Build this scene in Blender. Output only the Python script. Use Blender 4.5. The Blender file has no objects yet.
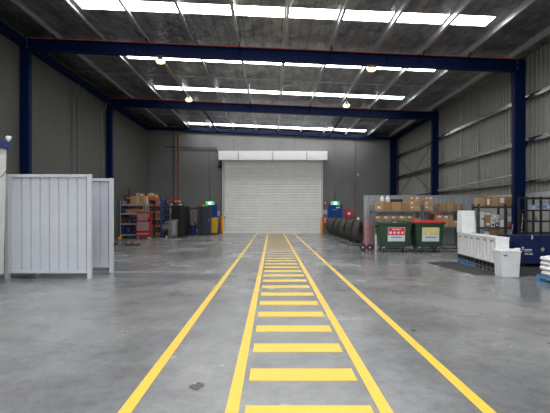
import bpy, bmesh, math, random
from mathutils import Vector, Matrix
random.seed(7)
SC = bpy.context.scene
COL = SC.collection
PI = math.pi
F, VX, VY, CH = 430.0, 272.0, 213.4, 1.5
def WX(px, d): return (px - VX) * d / F
def WZ(py, d): return CH + (VY - py) * d / F
ORD = ['first','second','third','fourth','fifth','sixth','seventh','eighth','ninth','tenth','eleventh','twelfth',
       'thirteenth','fourteenth','fifteenth','sixteenth','seventeenth','eighteenth','nineteenth','twentieth','last']

# ------------------------------------------------------------------ materials
def nd(nt, t, **kw):
    n = nt.nodes.new(t)
    for k, v in kw.items():
        if k in n.inputs: n.inputs[k].default_value = v
        else: setattr(n, k, v)
    return n
def base(name):
    m = bpy.data.materials.new(name); m.use_nodes = True
    nt = m.node_tree; b = nt.nodes['Principled BSDF']
    return m, nt, b
def coords(nt, scale=(1,1,1)):
    tc = nd(nt, 'ShaderNodeTexCoord'); mp = nd(nt, 'ShaderNodeMapping')
    mp.inputs['Scale'].default_value = scale
    nt.links.new(tc.outputs['Object'], mp.inputs['Vector'])
    return mp.outputs['Vector']
def ramp(nt, fac, stops):
    r = nd(nt, 'ShaderNodeValToRGB'); e = r.color_ramp.elements
    while len(e) < len(stops): e.new(0.5)
    for i, (p, c) in enumerate(stops):
        e[i].position = p; e[i].color = (c[0], c[1], c[2], 1)
    nt.links.new(fac, r.inputs['Fac']); return r.outputs['Color']
def mat(name, col, rough=.5, metal=0.0, var=.12, scale=6, bump=0.0, bscale=40, spec=.5):
    m, nt, b = base(name)
    v = coords(nt)
    n = nd(nt, 'ShaderNodeTexNoise', Scale=scale, Detail=5.0)
    nt.links.new(v, n.inputs['Vector'])
    lo = [c*(1-var) for c in col]; hi = [min(1, c*(1+var)) for c in col]
    nt.links.new(ramp(nt, n.outputs['Fac'], [(.3, lo), (.7, hi)]), b.inputs['Base Color'])
    b.inputs['Roughness'].default_value = rough; b.inputs['Metallic'].default_value = metal
    b.inputs['Specular IOR Level'].default_value = spec
    if bump:
        n2 = nd(nt, 'ShaderNodeTexNoise', Scale=bscale, Detail=4.0); nt.links.new(v, n2.inputs['Vector'])
        bp = nd(nt, 'ShaderNodeBump', Strength=bump, Distance=.02)
        nt.links.new(n2.outputs['Fac'], bp.inputs['Height']); nt.links.new(bp.outputs['Normal'], b.inputs['Normal'])
    return m
def emis(name, col, s):
    m, nt, b = base(name)
    b.inputs['Base Color'].default_value = (*col, 1)
    b.inputs['Emission Color'].default_value = (*col, 1); b.inputs['Emission Strength'].default_value = s
    return m

def floor_mat():
    m, nt, b = base('polished_concrete')
    L = nt.links.new
    v1 = coords(nt, (.5, .5, 1)); n1 = nd(nt, 'ShaderNodeTexNoise', Scale=.9, Detail=6.0, Roughness=.5, Distortion=.3); L(v1, n1.inputs['Vector'])
    v2 = coords(nt, (1, 1, 1)); n2 = nd(nt, 'ShaderNodeTexNoise', Scale=2.0, Detail=8.0, Roughness=.6); L(v2, n2.inputs['Vector'])
    v3 = coords(nt); n3 = nd(nt, 'ShaderNodeTexNoise', Scale=45.0, Detail=4.0); L(v3, n3.inputs['Vector'])
    c1 = ramp(nt, n1.outputs['Fac'], [(.3, (.166,.168,.172)), (.5, (.226,.226,.226)), (.7, (.288,.285,.278))])
    c2 = ramp(nt, n2.outputs['Fac'], [(.3, (.70,.70,.70)), (.5, (.96,.96,.96)), (.7, (1.16,1.16,1.15))])
    mx = nd(nt, 'ShaderNodeMix', data_type='RGBA', blend_type='MULTIPLY'); mx.inputs['Factor'].default_value = .85
    L(c1, mx.inputs['A']); L(c2, mx.inputs['B'])
    c3 = ramp(nt, n3.outputs['Fac'], [(.3, (.86,.86,.86)), (.7, (1.08,1.08,1.08))])
    mx2 = nd(nt, 'ShaderNodeMix', data_type='RGBA', blend_type='MULTIPLY'); mx2.inputs['Factor'].default_value = .8
    L(mx.outputs['Result'], mx2.inputs['A']); L(c3, mx2.inputs['B'])
    n4 = nd(nt, 'ShaderNodeTexNoise', Scale=9.0, Detail=7.0, Roughness=.7); L(v3, n4.inputs['Vector'])
    c4 = ramp(nt, n4.outputs['Fac'], [(.3, (.80,.80,.80)), (.5, (.97,.97,.97)), (.7, (1.1,1.1,1.1))])
    mx3 = nd(nt, 'ShaderNodeMix', data_type='RGBA', blend_type='MULTIPLY'); mx3.inputs['Factor'].default_value = 1
    L(mx2.outputs['Result'], mx3.inputs['A']); L(c4, mx3.inputs['B'])
    L(mx3.outputs['Result'], b.inputs['Base Color'])
    rr = ramp(nt, n1.outputs['Fac'], [(.3, (.16,)*3), (.7, (.32,)*3)]); L(rr, b.inputs['Roughness'])
    bp = nd(nt, 'ShaderNodeBump', Strength=.04, Distance=.01); L(n3.outputs['Fac'], bp.inputs['Height']); L(bp.outputs['Normal'], b.inputs['Normal'])
    b.inputs['Specular IOR Level'].default_value = .5
    return m
def wall_mat(name, col, axis, joint=6.0, off=0.0):
    m, nt, b = base(name); L = nt.links.new
    v1 = coords(nt, (.6,.6,.25)); n1 = nd(nt, 'ShaderNodeTexNoise', Scale=1.2, Detail=8.0, Roughness=.6); L(v1, n1.inputs['Vector'])
    v2 = coords(nt); n2 = nd(nt, 'ShaderNodeTexNoise', Scale=14.0, Detail=6.0); L(v2, n2.inputs['Vector'])
    c1 = ramp(nt, n1.outputs['Fac'], [(.3, [c*.86 for c in col]), (.7, [c*1.12 for c in col])])
    c2 = ramp(nt, n2.outputs['Fac'], [(.3, (.93,)*3), (.7, (1.05,)*3)])
    mx = nd(nt, 'ShaderNodeMix', data_type='RGBA', blend_type='MULTIPLY'); mx.inputs['Factor'].default_value = 1
    L(c1, mx.inputs['A']); L(c2, mx.inputs['B'])
    # vertical joints between tilt-up panels
    tc = nd(nt, 'ShaderNodeTexCoord'); sp = nd(nt, 'ShaderNodeSeparateXYZ'); L(tc.outputs['Object'], sp.inputs[0])
    ad = nd(nt, 'ShaderNodeMath', operation='ADD'); L(sp.outputs[axis], ad.inputs[0]); ad.inputs[1].default_value = off
    md = nd(nt, 'ShaderNodeMath', operation='PINGPONG'); L(ad.outputs[0], md.inputs[0]); md.inputs[1].default_value = joint/2
    lt = nd(nt, 'ShaderNodeMath', operation='LESS_THAN'); L(md.outputs[0], lt.inputs[0]); lt.inputs[1].default_value = .014
    mx2 = nd(nt, 'ShaderNodeMix', data_type='RGBA', blend_type='MULTIPLY'); L(lt.outputs[0], mx2.inputs['Factor'])
    L(mx.outputs['Result'], mx2.inputs['A']); mx2.inputs['B'].default_value = (.45,.4,.37,1)
    L(mx2.outputs['Result'], b.inputs['Base Color']); b.inputs['Roughness'].default_value = .85
    bp = nd(nt, 'ShaderNodeBump', Strength=.15, Distance=.02); L(n2.outputs['Fac'], bp.inputs['Height']); L(bp.outputs['Normal'], b.inputs['Normal'])
    return m
def foil_mat():
    m, nt, b = base('silver_foil_insulation'); L = nt.links.new
    v = coords(nt)
    br = nd(nt, 'ShaderNodeTexBrick', Scale=1.0, offset=0.0)
    br.inputs['Color1'].default_value = (.72,.72,.72,1); br.inputs['Color2'].default_value = (.62,.62,.63,1); br.inputs['Mortar'].default_value = (.16,.16,.17,1)
    br.inputs['Mortar Size'].default_value = .009; br.inputs['Brick Width'].default_value = .32; br.inputs['Row Height'].default_value = .1
    L(v, br.inputs['Vector'])
    v2 = coords(nt, (.8, .4, 1)); n = nd(nt, 'ShaderNodeTexNoise', Scale=2.4, Detail=7.0, Roughness=.65, Distortion=.6); L(v2, n.inputs['Vector'])
    c = ramp(nt, n.outputs['Fac'], [(.36, (.34,.35,.42)), (.5, (.64,.64,.63)), (.66, (1.0,.97,.9))])
    mx = nd(nt, 'ShaderNodeMix', data_type='RGBA', blend_type='MULTIPLY'); mx.inputs['Factor'].default_value = 1
    L(br.outputs['Color'], mx.inputs['A']); L(c, mx.inputs['B']); L(mx.outputs['Result'], b.inputs['Base Color'])
    b.inputs['Metallic'].default_value = .95; b.inputs['Roughness'].default_value = .3
    n2 = nd(nt, 'ShaderNodeTexNoise', Scale=5.0, Detail=5.0, Distortion=.8); L(v, n2.inputs['Vector'])
    bp = nd(nt, 'ShaderNodeBump', Strength=.8, Distance=.10); L(n2.outputs['Fac'], bp.inputs['Height']); L(bp.outputs['Normal'], b.inputs['Normal'])
    return m
def paint_mat(name, col, worn):
    m, nt, b = base(name); L = nt.links.new
    v = coords(nt); n = nd(nt, 'ShaderNodeTexNoise', Scale=9.0, Detail=10.0, Roughness=.75); L(v, n.inputs['Vector'])
    L(ramp(nt, n.outputs['Fac'], [(.25, worn), (.38, [c*.93 for c in col]), (.7, col)]), b.inputs['Base Color'])
    b.inputs['Roughness'].default_value = .42
    return m

M = {}
M['floor'] = floor_mat()
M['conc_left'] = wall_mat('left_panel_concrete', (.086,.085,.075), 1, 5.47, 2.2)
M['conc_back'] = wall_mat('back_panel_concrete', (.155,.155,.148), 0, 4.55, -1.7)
M['conc_dado'] = wall_mat('dado_concrete', (.38,.375,.355), 1, 8.2, 0)
M['clad'] = mat('ribbed_wall_cladding', (.235,.232,.208), .5, .1, .06, 2)
M['foil'] = foil_mat()
M['galv'] = mat('galvanised_steel', (.52,.53,.53), .36, .55, .15, 5)
M['girt'] = mat('girt_steel', (.30,.31,.31), .25, 1.0, .15, 5)
M['galv_dull'] = mat('dull_galvanised_steel', (.33,.34,.35), .5, .5, .15, 5)
M['navy'] = mat('navy_painted_steel', (.0012,.008,.048), .5, 0, .12, 3, spec=.1)
M['orange_edge'] = mat('orange_pipe_paint', (.5,.08,.02), .5)
M['sky'] = emis('translucent_skylight_sheet', (.96,.98,1.0), 13.0)
M['lamp'] = emis('warm_lamp_lens', (1.0,.66,.33), 3.2)
M['lamp_body'] = mat('grey_lamp_body', (.45,.45,.45), .4, .5)
M['yellow'] = paint_mat('yellow_floor_paint', (.86,.55,.045), (.5,.34,.08))
M['beige'] = paint_mat('faded_walkway_paint', (.30,.235,.125), (.17,.14,.09))
M['yellow_faded'] = paint_mat('faded_yellow_paint', (.55,.40,.14), (.3,.25,.14))
M['stain'] = mat('oil_stain', (.035,.035,.035), .25)
M['joint'] = mat('chalk_blue_joint', (.30,.42,.52), .7)
M['curtain'] = mat('roller_curtain_steel', (.70,.695,.67), .5, .05, .05, 2)
M['white'] = mat('white_painted_metal', (.86,.86,.85), .45, 0, .04)
M['panel'] = mat('cool_white_panel', (.52,.535,.585), .42, 0, .04, 2)
M['plastic_white'] = mat('white_plastic', (.80,.80,.79), .4, 0, .05)
M['can'] = mat('pale_grey_plastic', (.66,.67,.67), .4, 0, .05)
M['cream'] = mat('cream_body', (.62,.62,.58), .4, 0, .05)
M['royal'] = mat('royal_blue_paint', (.005,.018,.15), .4)
M['door_blue'] = mat('blue_door_paint', (.003,.045,.23), .5, spec=.3)
M['bin_navy'] = mat('navy_hopper_paint', (.006,.015,.075), .4, spec=.35)
M['hex'] = mat('dull_yellow_mark', (.36,.30,.05), .5)
M['green'] = mat('green_bin_plastic', (.024,.066,.032), .42, 0, .15)
M['green_dk'] = mat('dark_green_lid_plastic', (.02,.06,.034), .35, 0, .15)
M['red'] = mat('red_paint', (.34,.012,.018), .4)
M['red_plastic'] = mat('red_lid_plastic', (.58,.022,.03), .35)
M['red_hand'] = mat('red_trolley_paint', (.62,.075,.06), .4)
M['dark_red'] = mat('dark_red_paint', (.26,.02,.02), .4)
M['silver_drawer'] = mat('rosy_drawer_front', (.40,.25,.26), .35, .2)
M['orange'] = mat('orange_rack_paint', (.66,.10,.02), .45)
M['orange_y'] = mat('orange_bollard_paint', (.85,.30,.015), .5)
M['yellow_bin'] = mat('yellow_bin_plastic', (.66,.40,.025), .45)
M['rack_blue'] = mat('blue_rack_paint', (.008,.05,.19), .45)
M['blue_bin'] = mat('blue_plastic', (.006,.025,.16), .4)
M['pallet_blue'] = mat('light_blue_pallet_paint', (.08,.23,.42), .6)
M['black'] = mat('black_paint', (.012,.012,.013), .45)
M['black_plastic'] = mat('black_plastic', (.02,.02,.021), .5)
M['cabinet'] = mat('dark_olive_cabinet_paint', (.012,.0125,.010), .55, spec=.2)
M['slate'] = mat('slate_locker_paint', (.034,.038,.056), .55, spec=.25)
M['rubber'] = mat('tyre_rubber', (.082,.074,.064), .7, 0, .35, 3, spec=.3)
M['wheel_rubber'] = mat('wheel_rubber', (.02,.02,.02), .7)
M['mat'] = mat('black_rubber_mat', (.02,.02,.022), .75, 0, .2, 8, .4, 60)
M['shelf'] = mat('grey_shelf_steel', (.16,.175,.19), .45, .3)
M['shelf_dk'] = mat('dark_grey_shelf_steel', (.075,.08,.085), .45, .3)
M['shelf_white'] = mat('off_white_shelf_steel', (.27,.27,.265), .5)
M['partition'] = mat('blue_grey_ribbed_sheet', (.34,.36,.38), .5, .2, .06, 2)
M['card'] = mat('brown_cardboard', (.42,.26,.13), .85, 0, .12, 3)
M['card2'] = mat('dark_brown_cardboard', (.34,.195,.09), .85, 0, .12, 3)
M['card3'] = mat('pale_brown_cardboard', (.50,.33,.18), .85, 0, .12, 3)
M['tape'] = mat('packing_tape', (.46,.31,.17), .3)
M['paper'] = mat('white_paper_label', (.72,.72,.72), .8, 0, .03)
M['sack'] = mat('white_woven_sack', (.80,.77,.77), .8, 0, .05, 5, .3, 20)
M['sign_blue'] = mat('blue_sign_ink', (.05,.22,.62), .6)
M['sign_pale'] = mat('pale_blue_sign_ink', (.45,.6,.82), .6)
M['sign_yellow'] = mat('yellow_sign_ink', (.80,.68,.12), .6)
M['sign_red'] = mat('red_sign_ink', (.70,.02,.04), .6)
M['exit_green'] = emis('lit_exit_green', (.0,.62,.17), 1.0)
M['exit_white'] = emis('lit_exit_white', (.85,1.0,.93), 1.1)
M['lime'] = mat('lime_green_plastic', (.12,.55,.06), .4)
M['steel_grey'] = mat('scuffed_grey_steel', (.16,.165,.155), .5, .3, .35, 8)
M['pipe_red'] = mat('red_brown_pipe_paint', (.30,.075,.05), .5)
M['conduit'] = mat('grey_conduit', (.14,.14,.135), .5)
M['clear'] = mat('cloudy_clear_plastic', (.40,.42,.46), .2, 0, .3)
M['wood'] = mat('tan_wood_handle', (.46,.30,.17), .6)
M['teal'] = mat('dark_teal_paint', (.015,.06,.08), .45)
M['lilac'] = mat('pale_lilac_sign', (.62,.60,.68), .6)

# ------------------------------------------------------------------ mesh building
class MB:
    def __init__(s): s.bm = bmesh.new()
    def box(s, x0, x1, y0, y1, z0, z1, bev=0.0, rot=None):
        bm = bmesh.new()
        r = bmesh.ops.create_cube(bm, size=1.0)
        sx, sy, sz = abs(x1-x0), abs(y1-y0), abs(z1-z0)
        c = Vector(((x0+x1)/2, (y0+y1)/2, (z0+z1)/2))
        bmesh.ops.scale(bm, vec=(sx, sy, sz), verts=bm.verts)
        if bev > 0:
            bmesh.ops.bevel(bm, geom=list(bm.edges), offset=min(bev, .45*min(sx,sy,sz)), segments=2, profile=.7, affect='EDGES')
        if rot is not None: bmesh.ops.rotate(bm, verts=bm.verts, matrix=rot, cent=(0,0,0))
        bmesh.ops.translate(bm, vec=c, verts=bm.verts)
        s.add(bm); return s
    def add(s, bm):
        me = bpy.data.meshes.new('tmp'); bm.to_mesh(me); bm.free(); s.bm.from_mesh(me); bpy.data.meshes.remove(me)
    def tube(s, a, b, r, n=10, r2=None):
        a, b = Vector(a), Vector(b); d = b - a
        bm = bmesh.new()
        bmesh.ops.create_cone(bm, cap_ends=True, segments=n, radius1=r, radius2=r if r2 is None else r2, depth=d.length)
        q = d.to_track_quat('Z', 'Y').to_matrix()
        bmesh.ops.rotate(bm, verts=bm.verts, matrix=q, cent=(0,0,0))
        bmesh.ops.translate(bm, vec=(a+b)/2, verts=bm.verts)
        s.add(bm); return s
    def path(s, pts, r, n=8):
        for i in range(len(pts)-1): s.tube(pts[i], pts[i+1], r, n)
        for p in pts[1:-1]: s.ball(p, r*1.02, 6)
        return s
    def ball(s, c, r, n=10, sc=(1,1,1)):
        bm = bmesh.new(); bmesh.ops.create_uvsphere(bm, u_segments=n, v_segments=max(4, n//2+1), radius=r)
        bmesh.ops.scale(bm, vec=sc, verts=bm.verts); bmesh.ops.translate(bm, vec=c, verts=bm.verts)
        s.add(bm); return s
    def lathe(s, prof, n=24, axis='Z', c=(0,0,0), closed=False):
        bm = bmesh.new(); rings = []
        for (r, z) in prof:
            ring = []
            for k in range(n):
                a = 2*PI*k/n
                if axis == 'Z': p = (r*math.cos(a), r*math.sin(a), z)
                elif axis == 'Y': p = (r*math.cos(a), z, r*math.sin(a))
                else: p = (z, r*math.cos(a), r*math.sin(a))
                ring.append(bm.verts.new(Vector(p)+Vector(c)))
            rings.append(ring)
        m = len(rings)
        for i in range(m if closed else m-1):
            A, B = rings[i], rings[(i+1) % m]
            for k in range(n): bm.faces.new((A[k], A[(k+1)%n], B[(k+1)%n], B[k]))
        if not closed:
            bm.faces.new(rings[0]); bm.faces.new(rings[-1])
        bmesh.ops.recalc_face_normals(bm, faces=bm.faces)
        s.add(bm); return s
    def prism(s, poly, axis, lo, hi):
        # poly: 2-D points in the two other axes (x,y,z order)
        bm = bmesh.new()
        def p3(p, t):
            if axis == 'X': return (t, p[0], p[1])
            if axis == 'Y': return (p[0], t, p[1])
            return (p[0], p[1], t)
        a = [bm.verts.new(p3(p, lo)) for p in poly]; b = [bm.verts.new(p3(p, hi)) for p in poly]
        n = len(poly)
        bm.faces.new(a); bm.faces.new(list(reversed(b)))
        for i in range(n): bm.faces.new((a[i], b[i], b[(i+1)%n], a[(i+1)%n]))
        bmesh.ops.recalc_face_normals(bm, faces=bm.faces)
        s.add(bm); return s
    def frustum(s, b0, b1, z0, z1, bev=0.0):
        # b0,b1 = (x0,x1,y0,y1) at z0 and z1
        bm = bmesh.new()
        def ring(b, z): return [bm.verts.new(p) for p in ((b[0],b[2],z),(b[1],b[2],z),(b[1],b[3],z),(b[0],b[3],z))]
        A, B = ring(b0, z0), ring(b1, z1)
        bm.faces.new(A); bm.faces.new(B)
        for i in range(4): bm.faces.new((A[i], A[(i+1)%4], B[(i+1)%4], B[i]))
        bmesh.ops.recalc_face_normals(bm, faces=bm.faces)
        if bev: bmesh.ops.bevel(bm, geom=list(bm.edges), offset=bev, segments=3, profile=.6, affect='EDGES')
        s.add(bm); return s
    def quad(s, pts):
        vs = [s.bm.verts.new(p) for p in pts]; s.bm.faces.new(vs); return s
    def build(s, name, m, parent=None, loc=None, smooth=False, rotz=0):
        me = bpy.data.meshes.new(name); s.bm.to_mesh(me); s.bm.free()
        me.materials.append(M[m] if isinstance(m, str) else m)
        if smooth:
            for p in me.polygons: p.use_smooth = True
            try: me.set_sharp_from_angle(angle=math.radians(38))
            except Exception: pass
        o = bpy.data.objects.new(name, me); COL.objects.link(o)
        if parent: o.parent = parent
        if loc: o.location = loc
        if rotz: o.rotation_euler = (0,0,rotz)
        return o
def tag(o, label=None, cat=None, group=None, kind=None):
    if label: o['label'] = label
    if cat: o['category'] = cat
    if group: o['group'] = group
    if kind: o['kind'] = kind
    return o
def thing(name, label, cat, loc=(0,0,0), rz=0, group=None):
    o = bpy.data.objects.new(name, None); COL.objects.link(o)
    o.empty_display_size = .2
    o.location = loc; o.rotation_euler = (0,0,rz)
    return tag(o, label, cat, group)
def copy_tree(o, parent=None):
    c = o.copy(); COL.objects.link(c)
    if parent: c.parent = parent
    for ch in list(o.children): copy_tree(ch, c)
    return c
def struct(o, label=None, cat=None):
    o['kind'] = 'structure'
    if label: o['label'] = label
    if cat: o['category'] = cat
    return o

XL, XR, YB, YF = -9.2, 9.42, 32.1, -5.0
def roofz(x): return 7.72 - .0435*x
def beamtop(x): return 7.5 - .0435*x

# ------------------------------------------------------------------ floor and markings
fl = struct(MB().box(XL-.3, XR+.3, YF, YB+.3, -.2, 0).build('floor', 'floor'), 'grey polished concrete floor', 'floor')
for nm, x in (('left outer yellow line', -1.11), ('left inner yellow line', -.304), ('right inner yellow line', .864), ('right outer yellow line', 1.637)):
    tag(MB().box(x-.05, x+.05, .6, 32.0, 0, .003).build('painted_line', 'yellow', fl), nm)
yb = 3.08
k = 0
y0 = [3.08-.80*i for i in (2,1)] + [3.05 + .797*i for i in range(19)]
for y in y0:
    if y < .8: continue
    MB().box(-.205, .765, y, y+.30 if y < 15 else y+.26, 0, .0055).build('painted_bar', 'yellow' if y < 14 else 'yellow_faded', fl)
tag(MB().box(-.24, .80, 17.5, 32.0, 0, .004).build('faded_walkway', 'beige', fl), 'faded beige painted end of walkway')
def blob(cx, cy, rx, ry, n=18, z=.003, seed=1):
    rnd = random.Random(seed); mb = MB(); pts = []
    for k in range(n):
        a = 2*PI*k/n; q = rnd.uniform(.65, 1.15)
        pts.append((cx+rx*q*math.cos(a), cy+ry*q*math.sin(a)))
    mb.prism(pts, 'Z', 0, z); return mb
tag(blob(-.65, 3.72, .065, .09, seed=5).build('oil_stain', 'stain', fl), 'small dark oil stain')
tag(blob(WX(413.5,5.5), 5.5, .035, .035, seed=8).build('oil_stain', 'stain', fl), 'tiny dark spot beside right yellow line')
tag(MB().box(-9.1, -1.18, 10.98, 11.02, 0, .003).build('floor_joint', 'joint', fl), 'pale blue line across the slab')

tag(MB().prism([(-5.04,13.5),(-3.92,15.85),(-3.90,15.84),(-5.02,13.49)], 'Z', 0, .003).build('floor_joint', 'joint', fl), 'short pale blue line slanting across the slab')
# ------------------------------------------------------------------ walls
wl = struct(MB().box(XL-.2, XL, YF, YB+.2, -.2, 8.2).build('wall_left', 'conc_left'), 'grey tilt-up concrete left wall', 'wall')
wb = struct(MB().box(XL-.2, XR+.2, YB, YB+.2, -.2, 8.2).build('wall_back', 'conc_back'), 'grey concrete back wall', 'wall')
wr = struct(MB().box(XR-.02, XR+.18, YF, YB, -.2, 2.25).build('wall_right', 'conc_dado'), 'right wall, concrete base under ribbed cladding', 'wall')
def ribbed(L, h0, h1, pitch=.19, dep=.028, th=.012, frac=(.18,.05)):
    """profile in local X (0..L) / Y depth, extruded in Z"""
    pts = []; x = 0
    while x < L - 1e-6:
        for dx, dy in ((0,0),(pitch*(1-frac[0]-2*frac[1]),0),(pitch*(1-frac[0]-frac[1]),-dep),(pitch*(1-frac[1]),-dep)):
            if x+dx <= L: pts.append((x+dx, dy))
        x += pitch
    pts.append((L, 0))
    back = [(p[0], p[1]+th) for p in reversed(pts)]
    return pts, back
def ribbed_mb(L, h0, h1, **kw):
    pts, back = ribbed(L, h0, h1, **kw); mb = MB(); bm = mb.bm
    n = len(pts)
    f = [[bm.verts.new((p[0], p[1], z)) for p in pts] for z in (h0, h1)]
    b = [[bm.verts.new((p[0], p[1], z)) for p in reversed(back)] for z in (h0, h1)]
    for i in range(n-1):
        bm.faces.new((f[0][i], f[0][i+1], f[1][i+1], f[1][i])); bm.faces.new((b[0][i+1], b[0][i], b[1][i], b[1][i+1]))
        bm.faces.new((f[1][i], f[1][i+1], b[1][i+1], b[1][i])); bm.faces.new((f[0][i+1], f[0][i], b[0][i], b[0][i+1]))
    for i in (0, n-1): bm.faces.new((f[0][i], f[1][i], b[1][i], b[0][i]))
    bmesh.ops.recalc_face_normals(bm, faces=bm.faces)
    return mb
cl = ribbed_mb(YB-YF, 2.2, 7.5, pitch=.24, dep=.04).build('cladding', 'clad', wr)
cl.location = (XR+.05, YF, 0); cl.rotation_euler = (0,0,PI/2)
# rotated +90: local x -> +Y, local -y -> +X ; flip so ribs face the room
cl.scale = (1,-1,1)
tag(cl, 'beige grey vertical ribbed cladding')
for gz, g in ((2.66, .45), (4.15, 1), (5.72, 1)):
    MB().prism([(XR-.17, gz-.09*g), (XR-.03, gz-.1*g), (XR-.03, gz+.1*g), (XR-.06, gz+.1*g), (XR-.06, gz+.02), (XR-.17, gz+.0)], 'Y', YF, YB-.1).build('girt', 'girt', wr)
for yy in (16.95, 19.6, 21.4, 26.3):
    MB().box(XR-.05, XR-.02, yy-.03, yy+.03, 2.25, 7.2).build('sheet_joint', 'galv_dull', wr)
tag(MB().tube((XR-.24, 24.2, 2.5), (XR-.24, 31.6, 5.6), .018, 6).tube((XR-.26, 24.2, 5.6), (XR-.26, 31.6, 2.5), .018, 6).build('cross_brace', 'black', wr), 'thin dark crossed rods')
MB().tube((XR-.26, 16.2, 2.95), (XR-.26, 31.5, 2.62), .03, 8).build('service_pipe', 'galv_dull', wr)
# eave fascia strip above back wall handled by beam below

# ------------------------------------------------------------------ ceiling with openings for the skylights
SKX0, SKX1 = -6.0, 6.75
strips = [(12.92+4.42*i, 13.70+4.42*i) for i in (-4,-3,-2,-1)] + [(12.95,13.62),(17.4,18.0),(21.85,22.4),(25.3,25.95),(30.6,31.3)]
def roofquad(mb, x0, x1, y0, y1, dz=0):
    mb.quad([(x0,y0,roofz(x0)+dz),(x0,y1,roofz(x0)+dz),(x1,y1,roofz(x1)+dz),(x1,y0,roofz(x1)+dz)])
mb = MB()
ys = YF
for a, b in strips + [(YB, YB)]:
    if a > ys: roofquad(mb, SKX0, SKX1, ys, a)
    ys = b
roofquad(mb, XL-.2, SKX0, YF, YB+.2); roofquad(mb, SKX1, XR+.2, YF, YB+.2); roofquad(mb, SKX0, SKX1, YB, YB+.2)
ce = mb.build('ceiling', 'foil')
md = ce.modifiers.new('thick', 'SOLIDIFY'); md.thickness = .06; md.offset = -1
struct(ce, 'silver foil insulation under the sloping roof', 'ceiling')
for i, (a, b) in enumerate(strips):
    mb = MB(); 
    mb.prism([(SKX0, roofz(SKX0)+.01), (SKX1, roofz(SKX1)+.01), (SKX1, roofz(SKX1)+.03), (SKX0, roofz(SKX0)+.03)], 'Y', a, b)
    struct(mb.build('window_%d' % (i+1), 'sky'), 'bright translucent skylight strip across the roof', 'skylight')
# thin mesh safety wires / bridging across the purlins
def oblong(x0, x1, f, w):  # sloped bar across the roof
    return [(x0, f(x0)), (x1, f(x1)), (x1, f(x1)+w), (x0, f(x0)+w)]

# frames
def zslab(mb, x0, x1, top, bot, ya, yb_):
    mb.prism([(x0, top(x0)), (x1, top(x1)), (x1, bot(x1)), (x0, bot(x0))], 'Y', ya, yb_)
for nm, yy in (('nearest of the blue portal frames, cut off by no other beam', 15.65), ('middle blue portal frame, behind the nearest one', 23.8)):
    lab = 'large navy blue steel portal frame nearest the camera' if yy < 20 else 'navy blue steel portal frame standing halfway to the back wall'
    t = thing('portal_frame', lab, 'steel frame', (0, yy, 0), 0, 'navy steel portal frames')
    mb = MB(); xa, xb = -8.88, 8.88
    zslab(mb, xa, xb, lambda x: beamtop(x), lambda x: beamtop(x)-.03, 0, .22)
    zslab(mb, xa, xb, lambda x: beamtop(x)-.40, lambda x: beamtop(x)-.43, 0, .22)
    zslab(mb, xa, xb, lambda x: beamtop(x)-.02, lambda x: beamtop(x)-.41, .09, .13)
    # cover plate stiffeners at splices
    for sx in (-5.0, -1.2, 4.2):
        mb.box(sx-.012, sx+.012, 0.0, .22, beamtop(sx)-.41, beamtop(sx)-.02)
    mb.build('rafter', 'navy', t)
    mb = MB(); zslab(mb, xa, xb, lambda x: beamtop(x)+.03, lambda x: beamtop(x)+.001, .0, .03)
    tag(mb.build('sprinkler_pipe', 'orange_edge', t), 'thin orange strip along the beam top')
    for s, (x0, x1) in ((-1, (XL+.02, -8.88)), (1, (8.88, 9.23))):
        h = beamtop((x0+x1)/2)+.02
        mb = MB()
        mb.box(x0, x0+.03, 0, .26, .02, h); mb.box(x1-.03, x1, 0, .26, .02, h); mb.box(x0, x1, .02, .06, .02, h)
        mb.box(x0-.0, x1+.0, -.05, .3, 0, .025)
        mb.box(x0+.02, x1-.02, 0, .25, h-.45, h-.42); mb.box(x0+.02, x1-.02, 0, .25, h-.03, h)
        c = mb.build('column', 'navy', t)
        for bz_ in (.1, .4, .9, 1.2):
            MB().ball(((x1-.05 if s<0 else x0+.05), -.002, h-.02-bz_*.3), .016, 6).build('bolt', 'galv', c)
    # fly braces from rafter up to purlins
    for q in (-7.8, -4.5, -1.2, 2.1, 5.4, 7.05):
        mb = MB().tube((q+.02, .03, beamtop(q)-.30), (q+.02, -.45, beamtop(q)+.10), .022, 6)
        mb.build('fly_brace', 'navy', t)
# corner column and back beam
t = thing('portal_frame', 'navy steel beam and corner column flat against the back wall', 'steel frame', (0, 31.75, 0), 0, 'navy steel portal frames')
mb = MB(); zslab(mb, XL+.02, 9.2, lambda x: beamtop(x)+.03, lambda x: beamtop(x)-.15, 0, .3); mb.build('rafter', 'navy', t)
MB().box(8.78, 9.18, 0, .3, 0, 7.1).build('column', 'navy', t)
# eave struts
t = tag(MB().box(XL+.02, XL+.27, YF, 31.7, 7.58, 7.84).build('eave_strut', 'navy'), 'long navy steel strut along top of the left concrete wall', 'steel beam')
t = tag(MB().box(XR-.30, XR-.14, 24.1, 31.7, 6.98, 7.16).build('eave_strut', 'navy'), 'short navy strut at top of the right wall near the back', 'steel beam')
for x, l in ((-3.95, 'left'), (4.1, 'right')):
    tag(MB().tube((x-.0, 24.05, beamtop(x)-.12), (x*1.03, 31.7, beamtop(x)-.10), .07, 12).build('roof_strut', 'navy', smooth=True),
        'navy tube strut under the roof behind second frame, %s of the two' % l, 'steel tube', 'navy tube struts in the last roof bay')
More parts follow.
